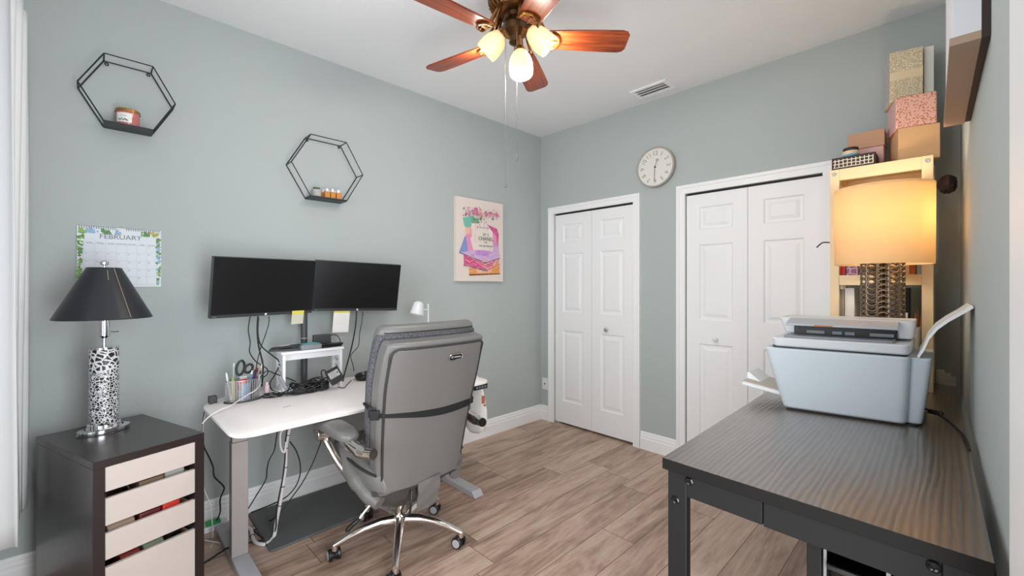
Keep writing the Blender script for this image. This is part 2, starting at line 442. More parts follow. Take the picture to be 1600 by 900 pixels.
# baseboards: stepped colonial profile
PROF = [(0, 0), (0.016, 0), (0.016, 0.085), (0.012, 0.092), (0.012, 0.108), (0.008, 0.116), (0.008, 0.126), (0.004, 0.138), (0, 0.140)]
def baseboard(w, p, q, nrm):
    p, q, nrm = Vector(p), Vector(q), Vector(nrm)
    w.hexa([p+nrm*a+Vector((0, 0, z)) for a, z in PROF], [q+nrm*a+Vector((0, 0, z)) for a, z in PROF])
b = MB(); baseboard(b, (XL, YF, 0), (XL, YB, 0), (1, 0, 0)); struct(b.build('baseboard_left', M_WHITE, smooth=False))
b = MB()
for a, c in ((XL+0.016, D1[0]-0.066), (D1[1]+0.066, D2[0]-0.066), (D2[1]+0.066, XR(YB)-0.017)): baseboard(b, (a, YB, 0), (c, YB, 0), (0, -1, 0))
struct(b.build('baseboard_back', M_WHITE, smooth=False))
b = MB(); baseboard(b, (XR(1.1), 1.1, 0), (XR(YB), YB, 0), (-1, -0.0218, 0)); struct(b.build('baseboard_right', M_WHITE, smooth=False))
b = MB(); baseboard(b, (XL+0.017, YF, 0), (0.1, YF, 0), (0, 1, 0)); struct(b.build('baseboard_front', M_WHITE, smooth=False))
# door casings
def casing(name, D):
    w = MB(); a, b = D; t = 0.062
    def bar(p, q):
        w.span((p[0], YB-0.012, p[1]), (q[0], YB, q[1]))
    bar((a-t, 0), (a, DH+t)); bar((b, 0), (b+t, DH+t)); bar((a, DH), (b, DH+t))
    for (x, s) in ((a-t, 1), (b+t, -1)):
        w.span((x, YB-0.020, 0), (x+s*0.022, YB-0.012, DH+t))
    w.span((a-t+0.022, YB-0.020, DH+t-0.022), (b+t-0.022, YB-0.012, DH+t))
    return struct(w.build(name, M_WHITE, smooth=False))
casing('trim_1', D1); casing('trim_2', D2)
t3 = MB(); t3.hexa([(XR(1.03)-0.016, 1.03, 0), (XR(1.03), 1.03, 0), (XR(0.87), 0.87, 0), (XR(0.87)-0.016, 0.87, 0)], [(XR(1.03)-0.016, 1.03, 2.08), (XR(1.03), 1.03, 2.08), (XR(0.87), 0.87, 2.08), (XR(0.87)-0.016, 0.87, 2.08)])
struct(t3.build('trim_3', M_WHITE, smooth=False))
# bifold closet doors: each leaf a slab with three raised panels
def leaf(parent, x0, x1, z0, z1, yf):
    w = MB(); th = 0.032; W = x1-x0
    xs = [x0, x0+0.092, x1-0.092, x1]
    zs = [z0, z0+0.20, z0+0.86, z0+1.03, z0+1.575, z0+1.68, z0+1.845, z1]
    # zs: bottom rail, panel, lock rail, panel, rail, small panel, top rail
    for j in range(7):
        for i in range(3):
            a, b, c, d = xs[i], xs[i+1], zs[j], zs[j+1]
            if i == 1 and j in (1, 3, 5):
                rings = [(0, 0), (0.010, 0.009), (0.024, 0.009), (0.046, 0.002), (0.050, 0.002)]
                R = []
                for ins, dep in rings:
                    R.append([w.v((a+ins, yf+dep, c+ins)), w.v((b-ins, yf+dep, c+ins)), w.v((b-ins, yf+dep, d-ins)), w.v((a+ins, yf+dep, d-ins))])
                for p, q in zip(R, R[1:]): w.bridge(p, q)
                w._f(R[-1])
            else:
                w.poly([(a, yf, c), (b, yf, c), (b, yf, d), (a, yf, d)])
    bmesh.ops.remove_doubles(w.bm, verts=w.bm.verts[:], dist=1e-5)
    w.poly([(x0, yf+th, z0), (x1, yf+th, z0), (x1, yf+th, z1), (x0, yf+th, z1)])
    for p, q in (((x0, z0), (x0, z1)), ((x1, z0), (x1, z1)), ((x0, z0), (x1, z0)), ((x0, z1), (x1, z1))):
        w.poly([(p[0], yf, p[1]), (q[0], yf, q[1]), (q[0], yf+th, q[1]), (p[0], yf+th, p[1])])
    bmesh.ops.remove_doubles(w.bm, verts=w.bm.verts[:], dist=1e-5)
    return w.build('door_leaf', M_DOOR, parent, smooth=False)
def bifold(name, D, knob_x, knob_leaf):
    root = thing(name, None, None, ((D[0]+D[1])/2, YB+0.03, 0)); root['kind'] = 'structure'
    mid = (D[0]+D[1])/2
    L = leaf(root, D[0]+0.004, mid-0.0015, 0.018, DH-0.016, YB+0.012)
    R = leaf(root, mid+0.0015, D[1]-0.004, 0.018, DH-0.016, YB+0.012)
    k = MB().lathe([(0.009, 0), (0.008, 0.012), (0.016, 0.020), (0.017, 0.028), (0.010, 0.034), (0.0, 0.035)], (knob_x, YB+0.012, 0.92), (0, -1, 0), 16)
    k.build('knob', M_CHROME if knob_leaf == 'R' else M_PLWHITE, R if knob_leaf == 'R' else L)
    MB().span((D[0]+0.01, YB+0.02, DH-0.012), (D[1]-0.01, YB+0.045, DH)).build('track', M_BLACKGAP, root)
    MB().span((D[0]+0.01, YB+0.018, 0.0), (D[0]+0.05, YB+0.05, 0.014)).build('floor_bracket', M_SILVER, root)
    return root
bifold('door_1', D1, -2.05, 'R')
bifold('door_2', D2, -1.155, 'L')

# ------------------------------------------------------------------ ceiling fan
FX, FY = -1.366, 1.357
def zf(y): return 2.40+(62-y)/348.0
fan = thing('ceiling_fan', 'five-blade cherry wood ceiling fan with bronze motor and three lit glass shades', 'ceiling fan', (FX, FY, HC))
c0 = (FX, FY, 0)
MB().lathe([(0.0, HC), (0.085, HC), (0.088, 2.70), (0.075, 2.672)], c0, n=32).build('canopy', M_BRONZE, fan)
MB().lathe([(0.055, 2.68), (0.10, 2.665), (0.122, 2.64), (0.125, 2.60), (0.118, 2.575), (0.124, 2.565), (0.118, 2.55), (0.098, 2.535), (0.092, 2.52), (0.060, 2.505), (0.0, 2.503)], c0, n=36).build('motor_housing', M_BRONZE, fan)
rib = MB()
for i in range(30):
    a = 2*PI*i/30; d = Vector((math.cos(a), math.sin(a), 0))
    rib.cyl(Vector(c0)+d*0.118+Vector((0, 0, 2.553)), Vector(c0)+d*0.094+Vector((0, 0, 2.526)), 0.0048, n=6)
rib.build('motor_ribs', M_BRASS, fan)
MB().lathe([(0.045, 2.52), (0.052, 2.505), (0.048, 2.49), (0.040, 2.485), (0.054, 2.47), (0.060, 2.452), (0.058, 2.43), (0.040, 2.415), (0.030, 2.405), (0.028, 2.385), (0.016, 2.378), (0.0, 2.376)], c0, n=28).build('switch_housing', M_BRONZE, fan)
BZ = 2.405
for i in range(5):
    a = math.radians(48.5+72*i); d = Vector((math.cos(a), math.sin(a), 0)); s = Vector((-math.sin(a), math.cos(a), 0))
    pit = math.radians(-13); sv = s*math.cos(pit)+Vector((0, 0, 1))*math.sin(pit)
    base = Vector((FX, FY, BZ))
    out = [(0.135, 0.036), (0.15, 0.050), (0.24, 0.056), (0.40, 0.062), (0.475, 0.063), (0.498, 0.056), (0.510, 0.040)]
    pts = [base+d*r+sv*w_ for r, w_ in out]+[base+d*r-sv*w_ for r, w_ in out[::-1]]
    nrm = d.cross(sv).normalized()
    bl = MB(); bl.hexa([p-nrm*0.004 for p in pts], [p+nrm*0.004 for p in pts])
    uvl = bl.bm.loops.layers.uv.new('uv')
    for f in bl.bm.faces:
        for lp in f.loops:
            q = lp.vert.co-base; lp[uvl].uv = (q.dot(d)*5+i*3.7, q.dot(sv)*70)
    bo = bl.build('blade', M_BLADE, fan, bevel=0.002)
    ir = MB(); up = Vector((0, 0, 1))
    for sg in (-1, 1):
        ir.tube([base+d*0.085+s*sg*0.012+up*0.115, base+d*0.108+s*sg*0.024+up*0.07, base+d*0.132+s*sg*0.036+up*0.018, base+d*0.150+sv*sg*0.046-up*0.010, base+d*0.185+sv*sg*0.034-up*0.010, base+d*0.200-up*0.010], 0.0065, 7)
    ir.tube([base+d*0.085+up*0.115, base+d*0.12+up*0.05, base+d*0.145+up*0.0, base+d*0.185-up*0.010], 0.006, 7)
    for q in (base+d*0.195, base+d*0.17+sv*0.028, base+d*0.17-sv*0.028): ir.sphere(q-up*0.010, 0.006)
    ir.build('blade_iron', M_BRASS, bo)
for i, az in enumerate((-36, 44, 202)):
    a = math.radians(az); d = Vector((math.cos(a), math.sin(a), 0))
    tilt = math.radians((14, 50, 52)[i])
    ax = (d*math.sin(tilt)+Vector((0, 0, -1))*math.cos(tilt)).normalized()
    p0 = Vector((FX, FY, 2.455))+d*0.040; p1 = Vector((FX, FY, 2.452))+d*(0.050)
    if i == 0: p0 = Vector((FX, FY, 2.405))+d*0.015+Vector((0.008, 0.008, 0)); p1 = Vector((FX, FY, 2.350))+d*0.018+Vector((0.013, 0.013, 0))
    st = MB().tube([p0-Vector((0, 0, -0.012)), (p0+p1)/2, p1, p1+ax*0.012], 0.012, 10)
    st.lathe([(0.012, -0.004), (0.024, 0.0), (0.027, 0.018), (0.024, 0.024)], p1, ax, 18)
    arm = st.build('lamp_arm', M_BRASS, fan)
    q = p1+ax*0.016
    k_ = 1.08; sh = MB(); sh.lathe([(k_*a_, k_*b_) for a_, b_ in ((0.021, 0.0), (0.031, 0.012), (0.042, 0.034), (0.0485, 0.062), (0.0495, 0.088), (0.047, 0.106), (0.0445, 0.106), (0.047, 0.088), (0.046, 0.062), (0.0395, 0.034), (0.0285, 0.012), (0.019, 0.002))], q, ax, 26)
    so = sh.build('lamp_shade', M_OPAL, fan)
    MB().sphere(q+ax*0.048, 0.019, u=12, w=8).build('bulb', M_BULB, so)
    point('fan_lamp_light', q+ax*0.125, 8.2, (1.0, 0.95, 0.88), 0.04, fan)
for (px, py0, py1) in ((790, 80, 292), (807.5, 75, 253)):
    off = (px-805.5)/348.0; x = FX+off*CY+(0.02*SY); y = FY+off*SY-(0.02*CY)
    if px > 800: x, y = FX+0.045*SY+off*CY, FY-0.045*CY+off*SY
    zt, zb = 2.41, zf(py1)
    pc = MB().cyl((x, y, zb+0.02), (x, y, zt), 0.0013, n=6).build('pull_chain', M_CHAIN, fan)
    MB().lathe([(0.0015, 0.022), (0.004, 0.014), (0.0065, 0.002), (0.005, -0.006), (0.0, -0.009)], (x, y, zb), n=12).build('fob', M_CHAIN, pc)

# ------------------------------------------------------------------ ceiling vent
VX0, VX1, VY0, VY1 = -1.673, -1.392, 2.858, 3.03
vent = thing('ceiling_vent', 'white louvred air vent in the ceiling near the back wall', 'vent', ((VX0+VX1)/2, (VY0+VY1)/2, HC))
f = MB(); w_ = 0.028; zt, zb = HC, HC-0.012
for p, q in (((VX0, VY0), (VX1, VY0+w_)), ((VX0, VY1-w_), (VX1, VY1)), ((VX0, VY0+w_), (VX0+w_, VY1-w_)), ((VX1-w_, VY0+w_), (VX1, VY1-w_))):
    f.span((p[0], p[1], zb), (q[0], q[1], zt))
f.build('frame', M_WHITE, vent, bevel=0.003)
MB().span((VX0+w_, VY0+w_, HC-0.002), (VX1-w_, VY1-w_, HC)).build('backing', M_GREYPOT, vent)
for i in range(3):
    yy = VY0+w_+0.020+i*0.038
    MB().box(((VX0+VX1)/2, yy, HC-0.012), (VX1-VX0-2*w_-0.002, 0.040, 0.003), R=Matrix.Rotation(math.radians(24), 3, 'X')).build('louvre', M_WHITE, vent)

# ------------------------------------------------------------------ wall clock
KX, KZ = -1.590, 2.208
clock = thing('wall_clock', 'round white wall clock with pale brass numerals above the closet doors', 'clock', (KX, YB, KZ))
kc = (KX, YB, KZ)
MB().lathe([(0.150, 0.0), (0.153, 0.006), (0.153, 0.038), (0.147, 0.042), (0.143, 0.040), (0.143, 0.030)], kc, (0, -1, 0), 48).build('rim', mat('taupe_rim', (176, 168, 158), 0.4), clock)
MB().lathe([(0.0, 0.031), (0.1435, 0.031)], kc, (0, -1, 0), 48).build('face', mat('clock_face', (226, 224, 218), 0.6), clock)
M_NUM = mat('pale_brass_numeral', (160, 150, 134), 0.5)
M_HAND = mat('gold_hand', (170, 146, 110), 0.35, 0.5)
for h in range(1, 13):
    a = math.radians(90-30*h); up = Vector((math.cos(a), 0, math.sin(a))); rt = Vector((math.sin(a), 0, -math.cos(a)))
    lettering('numeral', str(h), 0.046, Vector((KX, YB-0.032, KZ))+up*0.092, rt, up, M_NUM, clock)
k = MB(); k.tube([(KX-0.002, YB-0.036, KZ+0.0), (KX-0.006, YB-0.036, KZ-0.112)], 0.0022, 6, smooth=False); k.build('minute_hand', M_HAND, clock)
k = MB(); k.tube([(KX, YB-0.035, KZ), (KX+0.014, YB-0.035, KZ+0.042)], 0.0022, 6, smooth=False); k.torus((KX+0.017, YB-0.035, KZ+0.051), (0, 1, 0), 0.008, 0.0018, 14, 5); k.build('hour_hand', M_HAND, clock)
MB().cyl((KX, YB-0.030, KZ), (KX, YB-0.040, KZ), 0.006, n=12).build('hub', M_BRONZE, clock)

# ------------------------------------------------------------------ cable socket plate
pl = thing('wall_socket', 'small white wall socket plate low between the corner and the first closet', 'socket', (-2.739, YB, 0.295))
MB().span((-2.774, YB-0.006, 0.293), (-2.704, YB, 0.405)).build('plate', M_PLWHITE, pl, bevel=0.002)
MB().cyl((-2.739, YB-0.006, 0.349), (-2.739, YB-0.014, 0.349), 0.006, n=10).build('jack', M_BRASS, pl)

# ------------------------------------------------------------------ hexagon wall shelves
def hexshelf(label, cy, cz, side, ht, dep=0.10):
    root = thing('hexagon_shelf', label, 'wall shelf', (XL, cy, cz-ht/2), 'hexagon wall shelves')
    r = 0.003
    P = [(-side/2, ht/2), (side/2, ht/2), (side, 0), (side/2, -ht/2), (-side/2, -ht/2), (-side, 0)]
    fr = MB(); fr2 = MB()
    for i in range(6):
        a, b = P[i], P[(i+1) % 6]
        fr.cyl((XL+dep, cy+a[0], cz+a[1]), (XL+dep, cy+b[0], cz+b[1]), r, n=8)
        fr2.cyl((XL+0.005, cy+a[0], cz+a[1]), (XL+0.005, cy+b[0], cz+b[1]), r, n=8)
        MB().cyl((XL+0.0085, cy+a[0], cz+a[1]), (XL+dep-0.0035, cy+a[0], cz+a[1]), r, n=8).build('spacer_rod', M_WIRE, root)
    fr.build('front_hoop', M_WIRE, root); fr2.build('back_hoop', M_WIRE, root)
    for s in (-1, 1):
        MB().torus((XL+0.005, cy+s*(side/2-0.010), cz+ht/2-0.012), (1, 0, 0), 0.006, 0.0025, 12, 5).build('hanging_eye', M_WIRE, root)
    MB().span((XL+0.004, cy-side/2, cz-ht/2-0.004), (XL+dep+0.002, cy+side/2, cz-ht/2+0.008)).build('shelf_board', mat('charcoal_board', (44, 52, 58), 0.5), root)
    return root, cz-ht/2+0.008
h1, z1 = hexshelf('small black wire hexagon shelf holding a pink candle', 0.123, 2.200, 0.171, 0.312)
h2, z2 = hexshelf('larger black wire hexagon shelf holding a plant and little bottles', 1.050, 2.022, 0.218, 0.375)
# candle
cn = thing('scented_candle', 'pink jar candle with gold lid on the small hexagon shelf', 'candle', (XL+0.056, 0.120, z1))
MB().lathe([(0.0, 0.0), (0.038, 0.0), (0.042, 0.006), (0.044, 0.066), (0.0, 0.066)], (XL+0.056, 0.120, z1), n=28).build('jar', M_ROSEGLASS, cn)
MB().lathe([(0.0465, 0.062), (0.0465, 0.074), (0.043, 0.077), (0.0, 0.077)], (XL+0.056, 0.120, z1), n=28).build('lid', M_GOLDLID, cn)
lb = MB()
for i in range(6):
    a0, a1 = math.radians(-62+i*13), math.radians(-62+(i+1)*13)
    q = lambda a, z: (XL+0.056+0.0447*math.cos(a), 0.120+0.0447*math.sin(a), z1+z)
    lb.poly([q(a0, 0.010), q(a1, 0.010), q(a1, 0.054), q(a0, 0.054)])
lbo = lb.build('paper_label', M_PAPER, cn)
a = math.radians(-23); n_ = Vector((math.cos(a), math.sin(a), 0)); rt = Vector((-math.sin(a), math.cos(a), 0))
pc = MB()
for i in range(7):
    cc = Vector((XL+0.056, 0.120, z1+0.018+random.random()*0.010))+n_*0.0452+rt*(-0.016+i*0.005)
    pc.box(cc, (0.0008, 0.005, 0.006), a)
pc.box(Vector((XL+0.056, 0.120, z1+0.040))+n_*0.0452, (0.0008, 0.022, 0.0015), a)
pc.build('print', M_GREYINK, lbo)
# plant pot
pot = thing('succulent_pot', 'small grey pot of succulents on the larger hexagon shelf', 'potted plant', (XL+0.055, 0.992, z2))
MB().lathe([(0.0, 0.0), (0.023, 0.0), (0.0265, 0.004), (0.0275, 0.046), (0.024, 0.047), (0.023, 0.040), (0.0, 0.040)], (XL+0.055, 0.992, z2), n=20).build('pot', M_GREYPOT, pot)
sv_ = MB()
for (dx, dy) in ((-.008, -.010), (.010, .006), (-.006, .012), (.008, -.010)):
    for k in range(8):
        a = 2*PI*k/8; dd = Vector((math.cos(a), math.sin(a), 0))
        b0 = Vector((XL+0.055+dx, 0.992+dy, z2+0.040)); sv_.tube([b0, b0+dd*0.005+Vector((0, 0, 0.010)), b0+dd*0.009+Vector((0, 0, 0.020))], [0.0028, 0.0028, 0.0014], 5, smooth=False)
sv_.build('succulents', mat('dusty_green', (84, 96, 72), 0.7), pot)
# six little bottles
spots = [(0.030, 1.040), (0.076, 1.046), (0.034, 1.074), (0.078, 1.080), (0.036, 1.110), (0.078, 1.116)]
where = ['in the back row beside the pot', 'in the front row beside the pot', 'in the middle of the back row', 'in the middle of the front row', 'at the back row right end', 'at the front row right end']
for (dx, y), wh in zip(spots, where):
    bt = thing('perfume_bottle', 'tiny amber bottle %s on the larger hexagon shelf' % wh, 'bottle', (XL+dx, y, z2), 'amber bottles on the hexagon shelf')
    MB().box((XL+dx, y, z2+0.020), (0.028, 0.030, 0.040)).build('flask', M_AMBER, bt, bevel=0.004)
    MB().cyl((XL+dx, y, z2+0.040), (XL+dx, y, z2+0.060), 0.009, n=12).build('cap', M_PLWHITE, bt, bevel=0.002)

# ------------------------------------------------------------------ wall calendar
CYA, CYB, CZA, CZB = -0.052, 0.247, 1.290, 1.572
cal = thing('wall_calendar', 'white February wall calendar with a painted flower border', 'calendar', (XL, (CYA+CYB)/2, CZA))
MB().span((XL+0.001, CYA, CZA), (XL+0.006, CYB, CZB)).build('page', mat('calendar_paper', (226, 232, 238), 0.8), cal)
sp = MB()
for i in range(36):
    y = CYA+0.008+i*(CYB-CYA-0.016)/35
    if abs(y-(CYA+CYB)/2) > 0.016: sp.torus((XL+0.006, y, CZB-0.004), (0, 1, 0), 0.005, 0.0010, 8, 4)
sp.build('spiral_binding', M_INK, cal)
hg = MB(); ym = (CYA+CYB)/2; hg.tube([(XL+0.004, ym-0.02, CZB-0.006), (XL+0.004, ym-0.008, CZB+0.002), (XL+0.004, ym, CZB+0.012), (XL+0.004, ym+0.008, CZB+0.002), (XL+0.004, ym+0.02, CZB-0.006)], 0.0012, 5); hg.build('hanger', M_SILVER, cal)
lettering('month_title', 'FEBRUARY', 0.032, (XL+0.0064, ym, 1.518), (0, 1, 0), (0, 0, 1), M_GREYINK, cal)
gr = MB(); gx = XL+0.0064; ga, gb, gt, gbm = CYA+0.022, CYB-0.018, 1.500, 1.302
for i in range(8): y = ga+(gb-ga)*i/7; gr.span((gx, y-0.0003, gbm), (gx+0.0003, y+0.0003, gt))
for i in range(6): z = gt-0.008-(gt-0.008-gbm)*i/5; gr.span((gx, ga, z-0.0003), (gx+0.0003, gb, z+0.0003))
gr.build('day_grid', mat('pale_grid', (176, 186, 196), 0.8), cal)
d = 1
for wk in range(5):
    for dy in range(7):
        if wk == 0 and dy < 6: continue
        if d > 28: break
        lettering('date', str(d), 0.008, (gx, ga+(gb-ga)*(dy+0.2)/7, gt-0.018-(gt-0.008-gbm)*wk/5), (0, 1, 0), (0, 0, 1), M_GREYINK, cal, depth=0.0002); d += 1
for dy, nm in enumerate(('Sunday', 'Monday', 'Tuesday', 'Wednesday', 'Thursday', 'Friday', 'Saturday')):
    lettering('weekday', nm, 0.0075, (gx, ga+(gb-ga)*(dy+0.5)/7, gt-0.006), (0, 1, 0), (0, 0, 1), M_GREYINK, cal, depth=0.0002)
rg = random.Random(3)
FLS = [MB(), MB()]
def blob(y, z, r, mi, x):
    fl = FLS[0 if y < CYA+0.15 else 1]; fl.mi = mi; n = 7; a0 = rg.random()*6
    fl.poly([(x, y+r*math.cos(a0+2*PI*i/n)*(1 if i % 2 else .55), z+r*math.sin(a0+2*PI*i/n)*(1 if i % 2 else .55)) for i in range(n)])
xx = XL+0.0063
for i in range(60):
    z = CZA+0.012+rg.random()*(CZB-CZA-0.03); w_ = 0.010+0.010*max(0, (z-1.42)/0.15)
    blob(CYA+0.004+rg.random()*w_, z, 0.006+rg.random()*0.004, rg.choice((0, 0, 1)), xx); xx += 0.000003
for i in range(60):
    blob(CYB-0.004-rg.random()*0.012, CZA+0.012+rg.random()*0.24, 0.006+rg.random()*0.004, rg.choice((0, 1, 2)), xx); xx += 0.000003
for (ya, yb, mi, nn) in ((CYA+0.005, CYA+0.03, 1, 14), (CYA+0.032, CYA+0.07, 2, 14), (CYA+0.085, CYA+0.115, 0, 14), (CYB-0.075, CYB-0.045, 0, 14), (CYB-0.04, CYB-0.008, 3, 16), (CYA+0.13, CYA+0.15, 2, 5), (CYB-0.03, CYB-0.01, 1, 4)):
    for i in range(nn):
        blob(ya+rg.random()*(yb-ya), CZB-0.012-rg.random()*0.018, 0.006+rg.random()*0.004, mi, xx); xx += 0.000003
for fl in FLS: fl.build('flower_border', [M_GREEN, M_LIME, M_SKY, M_PEACH], cal, smooth=False)

# ------------------------------------------------------------------ canvas print on the left wall
AY0, AY1, AZ0, AZ1, AX = 2.078, 2.588, 1.332, 2.014, XL+0.036
cv = thing('canvas_print', 'canvas print of colourful perfume bottles lettered CHANEL near the corner', 'picture', (XL, (AY0+AY1)/2, AZ0))
MB().span((XL+0.002, AY0, AZ0), (AX, AY1, AZ1)).build('canvas', mat('cream_canvas', (228, 215, 206), 0.8), cv)
art_m = {k_: mat('paint_'+k_, c_, 0.8) for k_, c_ in dict(teal=(120, 188, 170), blue=(132, 150, 200), lilac=(208, 176, 216), pink=(232, 150, 190), magenta=(214, 88, 142), rose=(226, 120, 150), peach=(240, 190, 170), cream=(236, 226, 216), violet=(196, 150, 216), orange=(234, 160, 92), brown=(120, 76, 44), grey=(120, 112, 122), green=(120, 170, 140)).items()}
keys = list(art_m); ar = MB(); dep = [AX+0.0004]
def A(u, v): return (dep[0], AY0+u*(AY1-AY0), AZ1-v*(AZ1-AZ0))
def P(k_, *uv):
    dep[0] += 0.00012; ar.mi = keys.index(k_); ar.poly([A(*p) for p in uv])
P('orange', (.25, .84), (.80, .80), (.90, .68), (.93, .90), (.55, .905), (.26, .925))
P('brown', (.25, .915), (.93, .895), (.93, .908), (.26, .935))
P('peach', (.40, .86), (.75, .82), (.72, .89), (.42, .90))
P('magenta', (.14, .68), (.32, .70), (.66, .86), (.15, .81))
P('rose', (.30, .70), (.90, .67), (.70, .86), (.52, .83))
P('grey', (.14, .805), (.66, .865), (.64, .878), (.14, .818))
P('blue', (.17, .46), (.27, .50), (.30, .68), (.05, .66), (.12, .54))
P('teal', (.12, .25), (.34, .20), (.42, .28), (.22, .37), (.16, .34))
P('green', (.30, .22), (.52, .24), (.48, .29), (.30, .31))
P('magenta', (.64, .29), (.86, .33), (.90, .40), (.88, .56), (.74, .50))
P('pink', (.70, .36), (.84, .42), (.88, .62), (.72, .64))
P('lilac', (.72, .58), (.89, .55), (.92, .70), (.62, .75))
P('peach', (.17, .36), (.36, .34), (.34, .64), (.22, .60))
P('pink', (.18, .44), (.34, .42), (.36, .70), (.24, .68))
P('cream', (.30, .30), (.62, .28), (.76, .38), (.76, .62), (.36, .66), (.28, .50))
P('lilac', (.24, .64), (.76, .62), (.90, .70), (.60, .77), (.08, .66))
P('violet', (.36, .61), (.70, .62), (.66, .69), (.40, .68))
P('grey', (.05, .655), (.60, .765), (.93, .695), (.93, .705), (.60, .78), (.05, .668))
P('cream', (.44, .25), (.62, .24), (.62, .31), (.46, .31))
P('cream', (.37, .37), (.70, .36), (.70, .61), (.37, .62))
for i in range(70):
    u = 0.12+rg.random()*0.76; v = 0.145+rg.gauss(0, 0.03)+0.05*abs(u-0.5)
    s_ = 0.008+rg.random()*0.018
    P(rg.choice(('pink', 'magenta', 'rose', 'lilac', 'green', 'grey', 'peach')), (u, v-s_*.7), (u+s_, v), (u+s_*.2, v+s_*.9), (u-s_*.8, v+s_*.2))
for i in range(26):
    u = 0.30+rg.random()*0.3; v = 0.22+rg.random()*0.07; s_ = 0.006+rg.random()*0.012
    P(rg.choice(('green', 'grey', 'teal', 'cream')), (u, v-s_*.7), (u+s_, v), (u+s_*.2, v+s_*.9), (u-s_*.8, v+s_*.2))
def inside(u, v):
    return 0.30 < v < 0.90 and abs(u-0.53) < 0.30+0.12*(v-0.3) and not (0.36 < u < 0.71 and 0.36 < v < 0.63)
for i in range(170):
    u, v = 0.1+rg.random()*0.82, 0.30+rg.random()*0.6
    if not inside(u, v): continue
    L_ = 0.02+rg.random()*0.05; sl = rg.choice((-1, 1))*(0.2+rg.random()*0.6) if v < 0.66 else rg.choice((-0.3, 0.3)); w2 = 0.002+rg.random()*0.006
    kk = (('pink', 'lilac', 'cream', 'peach', 'rose', 'blue') if v < 0.62 else ('rose', 'magenta', 'peach', 'cream', 'lilac') if v < 0.82 else ('orange', 'peach', 'cream', 'brown'))
    if v < 0.66: P(rg.choice(kk), (u, v-L_), (u+w2, v-L_), (u+w2+sl*L_*.4, v+L_*.6), (u+sl*L_*.4, v+L_*.6))
    else: P(rg.choice(kk), (u-L_, v-sl*L_), (u+L_, v+sl*L_), (u+L_, v+sl*L_+w2), (u-L_, v-sl*L_+w2))
for i in range(90):
    u = 0.14+rg.random()*0.72; v = 0.125+0.055*math.sin(u*3.1)+rg.gauss(0, 0.018); s_ = 0.006+rg.random()*0.013
    P(rg.choice(('pink', 'magenta', 'rose', 'lilac', 'peach', 'grey')), (u, v-s_*.7), (u+s_, v), (u+s_*.2, v+s_*.9), (u-s_*.8, v+s_*.2))
for i in range(9): u = .36+i*.03; P('grey', (u, .345-.003*(i % 3)), (u+.02, .342), (u+.018, .350), (u, .354))
aw = ar.build('painted_bottles', [art_m[k_] for k_ in keys], cv, smooth=False)
dep[0] += 0.0002
for s_, sz, v in (('N\u00ba 5', 0.034, .445), ('CHANEL', 0.042, .500), ('PARIS', 0.014, .532), ('EAU DE PARFUM', 0.020, .578)):
    lettering('lettering', s_, sz, A(.545, v), (0, 1, 0), (0, 0, 1), M_INK, cv)

# ------------------------------------------------------------------ deep framed canvas on the right wall
ff = thing('framed_canvas', 'deep wooden framed canvas on the right wall seen edge-on', 'picture', (XR(2.0), 2.0, 1.9))
zb_, zt_ = 1.925, 2.55; ya_, yb_ = 1.56, 2.32; dp = 0.065
def rw(y, o, z): return (XR(y)-o, y, z)
MB().hexa([rw(ya_, 0.016, zb_), rw(ya_, dp, zb_), rw(yb_, dp, zb_), rw(yb_, 0.016, zb_)], [rw(ya_, 0.016, zt_), rw(ya_, dp, zt_), rw(yb_, dp, zt_), rw(yb_, 0.016, zt_)]).build('canvas', mat('white_canvas', (226, 226, 230), 0.8), ff)
M_WEATHER = mat('weathered_wood', (176, 150, 130), 0.7, bump=0.3, bscale=25)
for (a, b) in ((zb_-0.02, zb_), (zt_, zt_+0.02)):
    fr = MB(); fr.hexa([rw(ya_-0.0, 0.016, a), rw(ya_-0.0, dp+0.006, a), rw(yb_+0.02, dp+0.006, a), rw(yb_+0.02, 0.016, a)], [rw(ya_-0.0, 0.016, b), rw(ya_-0.0, dp+0.006, b), rw(yb_+0.02, dp+0.006, b), rw(yb_+0.02, 0.016, b)]); fr.build('frame_rail', M_WEATHER, ff)

MB().hexa([rw(ya_, 0.001, zb_-0.02), rw(ya_, 0.0155, zb_-0.02), rw(yb_, 0.0155, zb_-0.02), rw(yb_, 0.001, zb_-0.02)], [rw(ya_, 0.001, zt_), rw(ya_, 0.0155, zt_), rw(yb_, 0.0155, zt_), rw(yb_, 0.001, zt_)]).build('back_frame', M_DKBROWN, ff)

